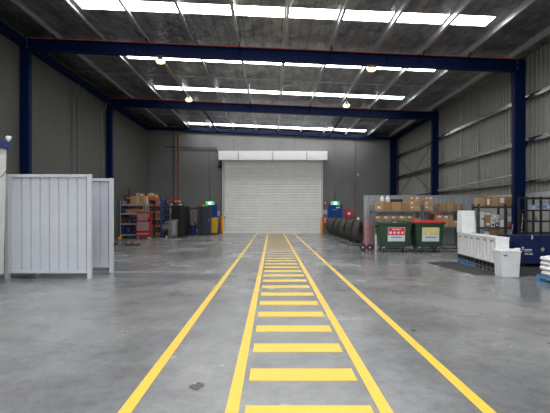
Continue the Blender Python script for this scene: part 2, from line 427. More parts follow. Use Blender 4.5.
# purlins
pnames = ['nearest the left wall', 'second from the left wall', 'third from the left wall', 'fourth from the left wall', 'fifth from the left wall',
          'middle one, over the painted walkway', 'fifth from the right wall', 'fourth from the right wall', 'third from the right wall', 'second from the right wall', 'nearest the right wall']
for i in range(11):
    x = -7.8 + 1.65*i; zt = roofz(x)-.005; zb = beamtop(x)+.032
    mb = MB()
    mb.prism([(x-.07, zt), (x-.07, zt-.012), (x-.012, zt-.012), (x-.012, zb+.012), (x-.012, zb), (x+.07, zb), (x+.07, zb+.03), (x+.06, zb+.03), (x+.06, zb+.012), (x, zb+.012), (x, zt)], 'Y', YF, YB-.02)
    tag(mb.build('roof_purlin', 'galv'), 'galvanised roof purlin under silver foil, ' + pnames[i], 'roof purlin', 'galvanised purlins running lengthwise')
for y, l in ((11.4, 'nearest the camera'), (19.75, 'between the two big blue frames'), (27.9, 'over the back bay')):
    mb = MB(); mb.prism(oblong(-8.9, 9.2, lambda x: roofz(x)-.10, .03), 'Y', y, y+.03)
    tag(mb.build('bridging_bar', 'galv'), 'thin galvanised bridging bar across the purlins, ' + l, 'roof brace', 'bridging bars across the purlins')

# high bay lamps
def highbay(x, y, z, lab):
    t = thing('high_bay_lamp', lab, 'ceiling lamp', (x, y, z), 0, 'glowing high bay lamps')
    top = beamtop(x)+.04 - z
    MB().tube((0,0,.24), (0,0,top), .012, 6).build('hanging_rod', 'galv', t)
    MB().lathe([(.03,.26),(.06,.25),(.07,.16),(.12,.13),(.18,.07),(.18,.045),(.02,.045)], 20).build('housing', 'lamp_body', t, smooth=True)
    MB().lathe([(.02,-.06),(.08,-.055),(.14,-.03),(.165,.01),(.17,.05),(.02,.05)], 20).build('lens', 'lamp', t, smooth=True)
for x, z, side in ((-4.16, 7.15, 'left'), (3.72, 6.86, 'right')):
    for y, p in ((10.6, 'row, nearest the camera, above the frame'), (16.05, 'row, just behind the first blue beam'), (21.5, 'row, just before the second blue beam'), (27.2, 'row, farthest, over the back bay')):
        if y < 12: continue
        highbay(x, y, z, 'warm glowing round high bay lamp, %s %s' % (side, p))

# ------------------------------------------------------------------ back wall: roller door etc.
DD = 32.1
def bx(px): return WX(px, DD)
def bz(py): return WZ(py, DD)
d1 = thing('door_1', 'wide closed pale roller shutter door in the back wall', 'roller door', (0, YB, 0)); d1['kind'] = 'structure'
X0, X1 = bx(224.6), bx(321.2)
pts = []; z = .02; H = bz(160); n = int((H-z)/.2)
prof = []
for i in range(n):
    za = z + i*.2
    prof += [(-.11, za), (-.128, za+.025), (-.136, za+.08), (-.132, za+.15), (-.11, za+.19)]
poly = prof + [(-.10, H), (-.08, H), (-.08, .02)]
MB().prism(poly, 'X', X0+.03, X1-.03).build('curtain', 'curtain', d1)
MB().box(X0+.03, X1-.03, -.15, -.08, .0, .12, .01).build('bottom_rail', 'curtain', d1)
HX = [WX(p, 31.5) for p in (218.2, 238.4, 272.9, 306.8, 327.7)]
for i in range(4):
    MB().box(HX[i]+.015, HX[i+1]-.015, -.62, 0, WZ(160.0,31.5), WZ(151.0,31.5), .012).build('shutter_box', 'white', d1)
for px in HX[1:4]: MB().box(px-.03, px+.03, -.635, -.02, WZ(160.4,31.5), WZ(151.3,31.5), 0).build('box_joint', 'galv_dull', d1)
for px in (223.6, 321.6):
    MB().box(bx(px)-.075, bx(px)+.075, -.2, 0, 0, bz(160.5), .008).build('guide_rail', 'white', d1)
    MB().box(bx(px)-.04, bx(px)+.04, -.203, -.199, 1.3, bz(162), 0).build('guide_slot', 'galv_dull', d1)
mb = MB().box(bx(219.2), bx(222.6), -.42, 0, bz(165.3), bz(161), .02).tube((bx(218.8), -.25, bz(167)), (bx(222.4), -.25, bz(167)), .09, 12)
mb.build('motor', 'black_plastic', d1)
for px, l in ((223.0, 'left'), (321.2, 'right')):
    o = MB().lathe([(.02,0),(.085,0),(.085,1.22),(.07,1.27),(.02,1.28)], 20).build('bollard', 'orange_y', smooth=True, loc=(bx(px), YB-.36, 0))
    tag(o, 'orange safety bollard at the %s side of the roller door' % l, 'bollard', 'orange bollards at the roller door')
o = MB().ball((0,0,0), .09, 14, (1,1,1)).tube((0,.0,-.02),(-.1,.0,-.02), .03).build('signal_light', 'lime', smooth=True, loc=(bx(225.2), YB-.36, bz(217.2)))
tag(o, 'small lime green ball light beside the left orange bollard', 'signal light')

def person_door(n, px0, px1, pyt, lab, right):
    t = thing('door_%d' % n, lab, 'door', (bx((px0+px1)/2), YB, 0)); t['kind'] = 'structure'
    w = bx(px1)-bx(px0); h = bz(pyt)
    MB().box(-w/2, w/2, -.05, 0, .01, h-.01, .005).build('door_leaf', 'door_blue', t)
    mb = MB().box(-w/2-.04, -w/2, -.07, 0, 0, h+.03).box(w/2, w/2+.04, -.07, 0, 0, h+.03).box(-w/2-.04, w/2+.04, -.07, 0, h, h+.04)
    mb.build('door_frame', 'door_blue', t)
    MB().box(w*.36, w*.42, -.09, -.05, .95, 1.15, .008).tube((w*.39,-.11,1.05), (w*.22,-.11,1.05), .012).build('door_handle', 'galv', t)
    if right:
        MB().box(w*.08, w*.36, -.054, -.048, h-.22, h-.12).build('door_sign', 'paper', t)
        MB().box(-w*.2, w*.17, -.054, -.048, h-.36, h-.31).build('door_lettering', 'lime', t)
        MB().box(w*.1, w*.4, -.10, -.05, h-.08, h-.03, .005).build('door_closer', 'galv_dull', t)
    return t
person_door(2, 206.6, 216.8, 205.0, 'blue personnel door at left of the roller door', False)
person_door(3, 328.2, 341.7, 205.3, 'blue personnel door at right of the roller door', True)
def exit_sign(pxa, pxb, lab, rod):
    xa, xb = bx(pxa), bx(pxb); w = xb-xa
    t = thing('exit_sign', lab, 'exit sign', ((xa+xb)/2, YB, bz(203.2)), 0, 'lit green exit signs')
    z0, z1 = -.11, .11
    MB().box(-w/2-.03, w/2+.03, -.1, -.03, z0-.02, z1+.02, .01).build('sign_box', 'white', t)
    MB().box(-w/2, w/2, -.104, -.098, z0, z1).build('sign_face', 'exit_green', t)
    # running figure in a doorway at centre
    mb = MB().box(-.115, .115, -.107, -.103, z0+.01, z1-.01)
    p = mb.build('doorway_symbol', 'exit_white', t)
    mb = MB().ball((.02,-.108,.065), .02, 8, (1,.2,1)).tube((.01,-.108,.04),(-.01,-.108,-.01), .014, 6).tube((-.01,-.108,-.01),(.03,-.108,-.045),.009,6)
    mb.tube((.03,-.108,-.045),(.02,-.108,-.08),.009,6).tube((-.01,-.108,-.01),(-.055,-.108,-.05),.009,6).tube((.01,-.108,.035),(.05,-.108,.01),.007,6).tube((.0,-.108,.03),(-.045,-.108,.015),.007,6)
    mb.build('running_figure', 'exit_green', t)
    MB().tube((0,-.06,.11),(0,-.06,.34), .01, 6).ball((0,-.05,.36), .035, 8).box(-.03,.03,-.07,0,.33,.39).build('mount', 'black_plastic', t)
    MB().box(-.1,.1,-.05,0,-.06,.06).build('wall_bracket', 'white', t)
exit_sign(206.2, 213.9, 'lit green exit sign above the left blue door', 0)
exit_sign(331.2, 338.9, 'lit green exit sign above the right blue door', 0)
def wallsign(name, px0, px1, py0, py1, m, lab, cat='sign', sub=None):
    o = MB().box(bx(px0), bx(px1), -.012, 0, bz(py1), bz(py0)).build(name, m, loc=(0, YB, 0)); tag(o, lab, cat)
    if sub:
        for (a, b, c, d, mm) in sub:
            MB().box(bx(a), bx(b), -.016, -.012, bz(d), bz(c)).build('printed_text', mm, o)
wallsign('wall_sign', 322.2, 327.0, 209.9, 213.9, 'lilac', 'white notice on the wall between roller door and right blue door', sub=[(322.8,326.4,210.7,211.0,'slate'),(322.8,326.2,211.7,212.0,'slate'),(322.8,325.6,212.6,212.9,'slate')])
wallsign('wall_sign', 324.2, 326.2, 201.4, 204.4, 'sign_red', 'small red sign high beside the right blue door', sub=[(324.6,325.8,202.2,203.5,'paper')])
wallsign('wall_sign', 323.9, 326.4, 217.0, 219.6, 'paper', 'small red and white sign below the white notice', sub=[(323.9,326.4,217.0,217.9,'sign_red'),(324.4,325.9,218.3,219.0,'sign_red')])
wallsign('call_point', 324.2, 326.2, 220.2, 223.4, 'sign_red', 'red call point box low beside the tyres', 'fire alarm', sub=[(324.6,325.8,221.0,222.2,'paper')])
wallsign('wall_sign', 217.7, 219.5, 211.4, 215.4, 'lilac', 'small white notice right of the left blue door', sub=[(217.9,219.3,213.2,214.3,'dark_red')])
# hose reel
t = thing('hose_reel', 'red fire hose reel with white hub on the back wall', 'hose reel', (bx(348.2), YB, bz(213.5)))
MB().lathe([(.02,-.36),(.31,-.36),(.31,-.33),(.14,-.33),(.14,-.14),(.31,-.14),(.31,-.11),(.02,-.11)], 32, 'Y').build('drum', 'red_plastic', t, smooth=True)
MB().lathe([(.02,-.38),(.11,-.38),(.11,-.355),(.02,-.355)], 20, 'Y').build('hub', 'paper', t, smooth=True)
MB().lathe([(.15,-.30),(.27,-.30),(.27,-.17),(.15,-.17)], 28, 'Y', closed=True).build('hose', 'black_plastic', t, smooth=True)
MB().tube((0,-.12,0),(0,0,0),.04).tube((0,-.05,-.1),(0,-.05,-1.2),.02).build('bracket', 'galv', t)
# pipes and conduits
def pipe(name, pts, r, m, lab, cat='pipe', group=None):
    o = MB().path(pts, r).build(name, m, smooth=True); return tag(o, lab, cat, group)
pipe('wall_pipe', [(bx(175.8), YB-.09, 1.6), (bx(175.8), YB-.09, bz(134.5))], .045, 'pipe_red', 'red-brown vertical pipe on back wall, left of the pair', group='red-brown pipes on the back wall')
pipe('wall_pipe', [(bx(179.4), YB-.09, 1.6), (bx(179.4), YB-.09, bz(134.0))], .04, 'pipe_red', 'red-brown vertical pipe on back wall, right of the pair', group='red-brown pipes on the back wall')
pipe('conduit_pipe', [(bx(164), YB-.12, bz(146.8)), (bx(216.8), YB-.12, bz(148.4)), (bx(216.8), YB-.12, bz(152.5)), (bx(218.6), YB-.12, bz(152.5))], .035, 'black_plastic', 'dark horizontal conduit running to the shutter box', 'conduit')
pipe('conduit_pipe', [(bx(355.4), YB-.03, 0.02), (bx(355.4), YB-.03, bz(139.8))], .022, 'pipe_red', 'thin rusty vertical conduit on back wall behind the tyres', 'conduit')
pipe('conduit_pipe', [(bx(335), YB-.03, bz(200.2)), (bx(335), YB-.03, bz(139))], .014, 'conduit', 'thin grey conduit rising above the right exit sign', 'conduit')
pipe('conduit_pipe', [(bx(209.6), YB-.03, bz(200.2)), (bx(209.6), YB-.03, bz(135.4))], .014, 'conduit', 'thin grey conduit rising above the left exit sign', 'conduit')
o = MB().box(-.06,.06,-.08,0,-.08,.08,.01).ball((0,-.1,.02),.045,8).build('wall_sensor', 'panel', loc=(bx(357.8), YB, bz(174.6))); tag(o, 'small pale sensor box on back wall right of the rusty conduit', 'sensor')
for yy, l in ((19.8, 'nearest of the three'), (20.35, 'middle of the three'), (23.15, 'beside the second blue column')):
    pts = [(XL+.05, yy, .02), (XL+.05, yy, 6.9), (XL+.2, yy+.25, 7.25), (XL+.2, yy+.25, 7.56)]
    o = pipe('conduit_pipe', pts, .022, 'conduit', 'slim grey conduit up the left concrete wall, ' + l, 'conduit', 'conduits on the left wall')
    for zz in (1,2,3,4,5,6): MB().box(XL+.004, XL+.04, yy-.05, yy+.05, zz-.02, zz+.02).build('clip', 'conduit', o)

# ------------------------------------------------------------------ left foreground: white panels and trailer
def white_panel(x0, x1, yc, H, n, lab):
    t = thing('hoarding_panel', lab, 'panel', ((x0+x1)/2, yc, 0), 0, 'white freestanding ribbed panels')
    w = x1-x0; p = .105
    for a, b in ((-w/2, -w/2+.085), (w/2-.085, w/2)):
        MB().box(a, b, -.05, .05, 0, H, .006).build('post', 'panel', t)
    MB().box(-w/2+.085, -w/2+.155, -.03, .045, .13, H-.01, .006).build('infill_strip', 'panel', t)
    MB().box(w/2-p, w/2-.085, -.03, .045, .13, H-.01, .004).build('infill_strip', 'panel', t)
    MB().box(-w/2+.155, w/2-p, -.04, .04, .13, .19, .004).build('bottom_rail', 'panel', t)
    MB().box(-w/2+.155, w/2-p, -.045, .045, H-.07, H-.003, .004).build('top_rail', 'panel', t)
    L = w-.155-p
    o = ribbed_mb(L, .19, H-.07, pitch=L/n, dep=-.03, frac=(.10,.03)).build('ribbed_sheet', 'panel', t)
    o.location = (-w/2+.155, .015, 0)
    return t
white_panel(WX(5.2,9.85), WX(91.2,9.85), 9.88, 2.40, 8, 'large white ribbed panel in front at left, fully visible')
white_panel(-5.98, WX(112.4,10.86), 10.92, 2.39, 8, 'second white ribbed panel standing half hidden behind the first')
# trailer body
t = thing('service_trailer', 'cream box trailer with blue roof edge cut off by left frame edge', 'trailer', (-6.98, 7.6, 0))
MB().frustum((-1.1,1.045,-2.05,1.92), (-1.1,1.09,-2.05,1.95), .16, 2.93, .02).build('body', 'cream', t)
MB().box(-1.16, 1.16, -2.1, 2.0, 2.93, 3.09, .015).build('roof_edge', 'royal', t)
for (wx, wy) in ((.85,-1.0),(.85,1.3),(-.85,-1.0),(-.85,1.3)):
    w = MB().lathe([(.05,-.1),(.2,-.1),(.24,-.07),(.24,.07),(.2,.1),(.05,.1)], 24, 'X', c=(wx,wy,.24)).build('wheel', 'wheel_rubber', t, smooth=True)
# oval emblem on the side
mb = MB().lathe([(.001,1.075),(.16,1.075),(.16,1.085),(.001,1.085)], 24, 'X', c=(0,1.80,2.74)); bmesh.ops.scale(mb.bm, vec=(1,1,.5), space=Matrix.Translation((0,0,-2.74)), verts=mb.bm.verts)
tag(mb.build('emblem', 'sign_red', t), 'red oval emblem')
mb = MB().lathe([(.001,1.08),(.11,1.08),(.11,1.09),(.001,1.09)], 24, 'X', c=(0,1.80,2.74)); bmesh.ops.scale(mb.bm, vec=(1,1,.28), space=Matrix.Translation((0,0,-2.74)), verts=mb.bm.verts)
mb.build('emblem_centre', 'paper', t)
MB().path([(1.095,1.93,2.45),(1.1,1.75,2.3),(1.1,1.5,2.22)], .008).build('cable', 'black_plastic', t)
o = MB().ball((0,0,.07), .058, 14).tube((0,0,0),(0,0,.03), .02).tube((0,0,.07),(.07,0,.10), .02).build('beacon_lamp', 'plastic_white', smooth=True, loc=(-5.83, 9.5, 3.09))
tag(o, 'small white round beacon on the corner of the blue roof edge', 'lamp')

# ------------------------------------------------------------------ generic goods
def carton(px0, px1, pyt, zbase, d, dep, lab, group=None, m='card', label=None, tape=True, w=None):
    x0, x1 = WX(px0, d), WX(px1, d); w = x1-x0-.006; h = WZ(pyt, d)-zbase
    t = MB().box(-w/2, w/2, 0, dep, 0, h, .008).build('cardboard_box', m, loc=((x0+x1)/2, d, zbase)); tag(t, lab, 'cardboard box', group)
    if tape: MB().box(-.025, .025, -.003, dep+.002, h-.07, h+.002).build('tape', 'tape', t)
    if label:
        lx, lz, lw, lh = label
        MB().box(lx*w-lw/2, lx*w+lw/2, -.004, 0.001, lz*h-lh/2, lz*h+lh/2).build('box_label', 'paper', t)
    return t
def shelf_unit(name, lab, x0, x1, y0, y1, zs, H, posts, m, th=.05, pw=.05, extra=None, cat='shelving'):
    t = thing(name, lab, cat, ((x0+x1)/2, (y0+y1)/2, 0)); cx, cy = (x0+x1)/2, (y0+y1)/2
    for px in posts:
        for yy in (y0, y1-pw):
            MB().box(px-pw/2-cx, px+pw/2-cx, yy-cy, yy+pw-cy, 0, H, .004).build('post', m, t)
    for z in zs:
        mb = MB().box(x0-cx, x1-cx, y0-cy-.0, y1-cy, z-.018, z)
        mb.box(x0-cx, x1-cx, y0-cy-.004, y0-cy+.02, z-th, z-.018).box(x0-cx, x1-cx, y1-cy-.02, y1-cy+.004, z-th, z-.018)
        mb.build('shelf', m, t)
    for px in (posts[0], posts[-1]):
        mb = MB()
        zz = .2
        while zz+.5 < H: mb.tube((px-cx, y0-cy+.03, zz), (px-cx, y1-cy-.03, zz+.45), .01, 6); zz += .5
        mb.build('side_brace', m, t)
    return t

# ------------------------------------------------------------------ right side: partition, shelves, bins
pt = thing('partition_screen', 'long blue-grey ribbed partition behind the grey shelves and bins', 'partition', (0, 18.98, 0))
PX0, PX1 = WX(364.3, 18.95), 9.15
o = ribbed_mb(PX1-PX0, .08, WZ(196.2,18.98), pitch=.19, dep=.03, frac=(.3,.1)).build('ribbed_sheet', 'partition', pt); o.location = (PX0, 0, 0)
MB().box(PX0, PX1, -.04, .03, WZ(196.2,18.98), WZ(195.3,18.98)).build('top_rail', 'partition', pt)
mb = MB()
for x in (PX0+.02, 5.9, 7.5, PX1-.03): mb.box(x-.03, x+.03, .015, .09, 0, 2.29)
mb.build('post', 'shelf', pt)

SY0, SY1 = 18.05, 18.65
xs0, xs1 = WX(372.6,SY0), WX(462.5,SY0)
z1, z2 = WZ(210.7,SY0), WZ(226.6,SY0)
shelf_unit('shelving_unit', 'long grey steel shelving behind the green bins, full of brown boxes', xs0, xs1, SY0, SY1, (z1, z2, .18), 1.86, [xs0+.03, WX(422.8,SY0), xs1-.03], 'shelf', .06, .06)
G1 = 'brown boxes on top shelf behind bins'
for i, (a, b, t_) in enumerate(((375.0,383.6,201.2),(383.8,392,201.8),(392.2,401.6,201.9),(401.9,409.4,202.2))):
    carton(a, b, t_, z1, SY0+.07, .44, 'wide brown box on the upper grey shelf, %s from the left' % ORD[i], G1, ('card','card2')[i%2], (-.05,.35,.14,.1) if i==0 else None)
for s, (xa, xm, xb) in enumerate(((409.9,415.4,421.0),(425.2,429.6,433.6))):
    for r in range(3):
        zb = z1 + r*.197
        for c, (a, b) in enumerate(((xa,xm),(xm,xb))):
            x0, x1 = WX(a,SY0), WX(b,SY0)
            t = MB().box(-(x1-x0)/2+.003, (x1-x0)/2-.003, 0, .42, 0, .193, .006).build('cardboard_box', ('card','card3')[(r+c)%2], loc=((x0+x1)/2, SY0+.07+.02*r, zb))
            tag(t, 'small brown box, %s column of the %s three-high stack, %s' % (('left','right')[c], ('left','right')[s], ('bottom','middle','top')[r]), 'cardboard box', 'stacked small boxes on upper grey shelf')
            if (c == 0) or r == 2:
                MB().box(-.05, .05, -.004, .001, .11, .17).build('box_label', 'paper', t)
for i, (a, b, t_) in enumerate(((440.2,446.4,203.2),(446.8,453.4,202.8),(453.8,458.0,203.0),(458.2,462.2,203.4))):
    carton(a, b, t_, z1, SY0+.07, .44, 'brown box on upper grey shelf near the tall white crate, %s from left' % ORD[i], G1, ('card2','card')[i%2])
for i in range(5):
    a = 375.2+8.0*i
    carton(a, a+7.8, 221.3, z2, SY0+.07, .45, 'lower-row brown box behind the left green bin, %s from left' % ORD[i], 'boxes on the lower grey shelf', ('card','card2')[i%2], (-.2,.75,.13,.06), False)
    zb = z2 + (WZ(221.3,SY0+.07)-z2)
    carton(a, a+7.8, 215.9, zb, SY0+.07, .45, 'upper-row brown box just above the left green bin lid, %s from left' % ORD[i], 'boxes on the lower grey shelf', ('card2','card')[i%2], (-.2,.75,.15,.07), False)
carton(415.5, 420.8, 218.2, z2, SY0+.07, .45, 'plain small brown box on lower shelf left of the shelf post', 'boxes on the lower grey shelf', 'card3', None, False)
for i, (a, b, t_, lb) in enumerate(((434.8,444.0,215.0,1),(444.2,448.6,215.2,1),(448.8,453.2,215.0,0),(453.5,458.6,220.8,1))):
    carton(a, b, t_, z2, SY0+.07, .45, 'box on lower grey shelf behind the red-lidded bin, %s from left' % ORD[i], 'boxes on the lower grey shelf', ('card','card3')[i%2], (0,.85,.14,.07) if lb else None, i==0)
zt = WZ(215.0, SY0+.07)
o = MB().frustum((-.22,.22,0,.36), (-.26,.26,-.02,.38), 0, .07, .012).build('plastic_tray', 'red_hand', loc=(WX(437,SY0), SY0+.05, zt)); tag(o, 'flat red-orange tray lying on boxes of the lower grey shelf', 'tray')
# bottles and roll on top
for i, px in enumerate((383.4, 389.2)):
    zb = WZ(201.7, SY0+.07)+.004
    t = thing('plastic_bottle', 'white plastic bottle on top of the brown boxes, %s of two' % ('left','right')[i], 'bottle', (WX(px,SY0), SY0+.2, zb), 0, 'white bottles on the boxes')
    MB().lathe([(.01,0),(.078,0),(.085,.02),(.085,.15),(.06,.19),(.035,.21),(.035,.23),(.01,.23)], 16).build('bottle_body', 'plastic_white', t, smooth=True)
    MB().lathe([(.01,.225),(.045,.225),(.045,.265),(.01,.265)], 12).build('cap', 'plastic_white', t, smooth=True)
o = MB().tube((WX(391.5,SY0), SY0+.25, 0), (WX(404.2,SY0), SY0+.28, 0), .062, 14).tube((WX(404.2,SY0), SY0+.28, 0),(WX(404.8,SY0), SY0+.28, 0), .03, 10).build('black_roll', 'black_plastic', smooth=True, loc=(0,0,WZ(201.9,SY0+.07)+.066)); tag(o, 'black plastic roll lying on the brown boxes', 'roll')
o = MB().lathe([(.01,0),(.06,0),(.06,.52),(.045,.58),(.03,.6),(.03,.64),(.01,.64)], 16).build('tall_canister', 'plastic_white', smooth=True, loc=(WX(376.3,17.75), 17.75, 0)); tag(o, 'tall slim white canister on the floor between trolley and green bin', 'canister')

def dumpster(px0, px1, d, lidm, lab, signm, group, round_lid):
    x0, x1 = WX(px0,d), WX(px1,d); w = x1-x0; dep = .78
    t = thing('wheelie_dumpster', lab, 'bin', ((x0+x1)/2, d+dep/2, 0), 0, group)
    zt = 1.165
    hw, hd = w/2, dep/2
    MB().frustum((-hw+.12,hw-.12,-hd+.10,hd-.10), (-hw+.045,hw-.045,-hd+.025,hd-.02), .2, zt-.03, .03).build('bin_body', 'green', t)
    MB().box(-hw+.01, hw-.01, -hd-.01, hd, zt-.09, zt-.02, .012).build('rim', 'green', t)
    if round_lid:
        pts = [(-hd-.015, zt-.02)]
        for k in range(9):
            a = PI*k/8; pts.append((-(hd+.01)*math.cos(a), zt-.01+.055*math.sin(a)))
        pts.append((hd+.005, zt-.02))
        l = MB().prism(pts, 'X', -hw+.0, hw-.0).build('lid', lidm, t)
        mb = MB()
        for x in (-.4, -.13, .13, .4): mb.box(x-.03, x+.03, -.3, .3, zt+.035, zt+.055, .006)
        mb.build('lid_rib', lidm, l)
        MB().box(-.12, .02, -hd-.02, -hd+.01, zt-.015, zt+.01).build('lid_sticker', 'panel', l)
    else:
        l = MB().frustum((-hw,hw,-hd-.02,hd), (-hw+.04,hw-.03,-hd+.02,hd-.03), zt-.02, zt+.05, .012).build('lid', lidm, t)
        MB().box(-hw+.1, hw-.1, -hd+.12, hd-.12, zt+.05, zt+.062, .004).build('lid_rib', lidm, l)
    # corner ribs and side trunnions
    for sx in (-1, 1):
        MB().frustum((sx*(hw-.17)-.03, sx*(hw-.17)+.03, -hd+.075, -hd+.12), (sx*(hw-.10)-.03, sx*(hw-.10)+.03, -hd+.0, -hd+.06), .22, zt-.1).build('corner_rib', 'green', t)
    for sx in (-1, 1):
        MB().tube((sx*(hw-.05), 0, zt-.16), (sx*(hw+.03), 0, zt-.16), .035, 12).build('trunnion', 'black_plastic', t)
        for yy in (-hd+.16, hd-.16):
            c = MB().box(sx*(hw-.22)-.055, sx*(hw-.22)+.055, yy-.05, yy+.05, .165, .205).box(sx*(hw-.22)-.035, sx*(hw-.22)-.027, yy-.05, yy+.05, .07, .17).box(sx*(hw-.22)+.027, sx*(hw-.22)+.035, yy-.05, yy+.05, .07, .17).build('castor', 'galv', t)
            MB().lathe([(.01,-.022),(.07,-.022),(.083,-.012),(.083,.012),(.07,.022),(.01,.022)], 20, 'X', c=(sx*(hw-.22), yy+.02, .083)).build('wheel', 'wheel_rubber', c, smooth=True)
    MB().box(-hw+.2, hw-.2, -hd+.14, -hd+.17, .12, .15).build('axle_bar', 'black', t)
    # printed sign
    sx0, sx1 = -.30+.03, .36+.03
    z0, z1_ = .42, .96; yf = lambda z: -hd+.10-.075*((z-.2)/(.935))-.006
    sgn = thing_part = None
    tilt = math.atan2(.075, .935)
    sgn = MB().box(-.33, .33, -.004, 0, 0, .54, .001).build('sign', 'paper', t); sgn.location = (.035, yf(z0)-.001, z0); sgn.rotation_euler = (tilt, 0, 0)
    MB().box(-.315, .315, -.006, -.003, .24, .525).build('sign_field', signm, sgn)
    mb = MB()
    for k in range(4):
        mb.lathe([(.001,-.009),(.052,-.009),(.052,-.005),(.001,-.005)], 16, 'Y', c=(-.225+.15*k, 0, .335))
    mb.build('sign_symbols', 'paper' if signm == 'sign_red' else 'sign_pale', sgn)
    mb = MB()
    for k in range(10): mb.box(-.17+.034*k, -.17+.034*k+.026, -.008, -.005, .44, .485)
    mb.build('sign_heading', 'paper' if signm == 'sign_red' else 'sign_pale', sgn)
    mb = MB()
    for k in range(9): mb.box(-.2+.045*k, -.2+.045*k+.036, -.007, -.003, .135, .185)
    mb.build('sign_name', 'sign_blue', sgn)
    mb = MB()
    for k in range(7): mb.box(-.18+.04*k, -.18+.04*k+.03, -.007, -.003, .035, .055)
    for k in range(12): mb.box(-.2+.034*k, -.2+.034*k+.022, -.007, -.003, .08, .09)
    mb.build('sign_small_print', 'sign_pale', sgn)
    return t
dumpster(378.6, 413.2, 16.55, 'green_dk', 'green wheeled bin with a green lid and a red and white sign', 'sign_red', 'large green wheeled bins', True)
dumpster(414.4, 446.2, 16.5, 'red_plastic', 'green wheeled bin with a red lid and a yellow and white sign', 'sign_yellow', 'large green wheeled bins', False)

# red hand trolley
d = 17.5
t = thing('hand_trolley', 'red two-wheeled hand trolley standing between tyres and shelves', 'hand trolley', (WX(367.6,d), d, 0))
mb = MB(); hw = .125
arc = [(hw*math.cos(a), .10-.0*a, 1.2+.13*math.sin(a)) for a in [PI*k/8 for k in range(9)]]
mb.path([(-hw, -.02, .1)]+[(p[0], .10, p[2]) for p in reversed(arc)]+[(hw, -.02, .1)], .019, 8)
for z in (.3, .58, .86): mb.tube((-hw, .0+.08*z, z), (hw, .0+.08*z, z), .014, 8)
mb.tube((0,.02,.3),(0,.07,.86), .012, 6)
mb.build('frame', 'red_hand', t, smooth=True)
MB().box(-.14, .14, -.2, -.03, .012, .025).box(-.14,.14,-.035,-.025,.02,.07).build('toe_plate', 'red_hand', t)
for sx in (-1, 1):
    w = MB().lathe([(.03,-.04),(.10,-.045),(.13,-.03),(.13,.03),(.10,.045),(.03,.04)], 24, 'X', c=(0,0,0)).build('wheel', 'wheel_rubber', t, smooth=True)
    w.location = ((-.21 if sx<0 else .08), -.12, .13); w.rotation_euler = (0,0,math.radians(62))
    MB().lathe([(.005,-.05),(.045,-.05),(.045,.05),(.005,.05)], 14, 'X').build('wheel_hub', 'galv', w, smooth=True)
MB().tube((-.21,-.10,.13),(.08,-.10,.13),.012).tube((-.1,-.1,.13),(-.1,.02,.3),.012).tube((.07,-.1,.13),(.1,.02,.3),.012).build('axle', 'black', t)

# tyres and rack
TX, TY0, STEP, NT = 4.0, 19.95, 1.0, 11
ANG = [64, 50, 56, 38, 52, 42, 54, 40, 50, 44, 48]
t = thing('tyre_rack', 'low dark steel rack on castors carrying the long row of tyres', 'tyre rack', (TX, TY0+4.9, 0))
for sx in (-.12, .12):
    MB().tube((sx, -5.3, .15), (sx, 5.6, .15), .028, 8).build('rail', 'black', t)
for sx in (-.38, .38):
    MB().tube((sx, -5.3, .14), (sx, 5.6, .14), .02, 8).build('side_rail', 'steel_grey', t)
for yy in (-5.2, -2.6, .1, 2.8, 5.45):
    MB().tube((-.42, yy, .10), (.42, yy, .10), .022, 8).build('cross_bar', 'steel_grey', t)
    for sx in (-.38, .38):
        c = MB().box(sx-.035, sx+.035, yy-.035, yy+.035, .07, .13).build('castor', 'galv', t)
        MB().lathe([(.01,-.02),(.055,-.02),(.065,0),(.055,.02),(.01,.02)], 16, 'X', c=(sx, yy, .065)).build('wheel', 'wheel_rubber', c, smooth=True)
for sx in (.42,):
    tag(MB().box(sx-.0, sx+.08, -5.45, -5.37, 0.0, 1.16).build('end_post', 'teal', t), 'dark teal upright at the near end')
def tyre_mb(R, W, ri):
    pr = [(ri, -W*.36), (ri+.03, -W*.44), (R*.76, -W*.5), (R*.87, -W*.48), (R*.95, -W*.41)]
    tr = []
    ng = 5
    for k in range(ng):
        a = -W*.36 + W*.72*k/ng; b = a + W*.72/ng
        tr += [(R, a+.004), (R, b-.020), (R-.022, b-.017), (R-.022, b-.003)]
    pr += tr + [(R*.95, W*.41), (R*.87, W*.48), (R*.76, W*.5), (ri+.03, W*.44), (ri, W*.36), (ri+.03, W*.30), (R*.86, W*.34), (R*.9, 0), (R*.86, -W*.34), (ri+.03, -W*.30)]
    return MB().lathe(pr, 40, 'Y', closed=True)
proto = tyre_mb(.54, .29, .30).build('truck_tyre', 'rubber', smooth=True)
small = tyre_mb(.50, .27, .27).build('truck_tyre', 'rubber', smooth=True)
for i in range(NT):
    src = small if i in (3, 6, 9) else proto
    if i == 0: o = proto
    elif i == 3: o = small
    else: o = src.copy(); COL.objects.link(o)
    R = .54 if src is proto else .50
    ang = math.radians(ANG[i])
    o.location = (TX + .008*i + (0, -.05, .06, -.02, .05, -.05)[i%6], TY0+STEP*i + (0, .05, -.06)[i%3], .178 + math.sqrt(R*R - (.12/math.cos(ang))**2))
    o.rotation_euler = (0, 0, ang)
    tag(o, 'black truck tyre standing in the rack, %s from the near end' % (ORD[i] if i < NT-1 else 'farthest'), 'tyre', 'row of truck tyres in the rack')
    if src is small: o['label'] = 'slightly smaller black tyre in the rack, %s from the near end' % ORD[i]
o = MB().lathe([(.01,0),(.05,0),(.055,.02),(.055,.1),(.03,.13),(.01,.13)], 14).build('spray_can', 'plastic_white', smooth=True, loc=(TX, TY0, 1.195)); tag(o, 'small white can resting on top of the nearest tyre', 'can')

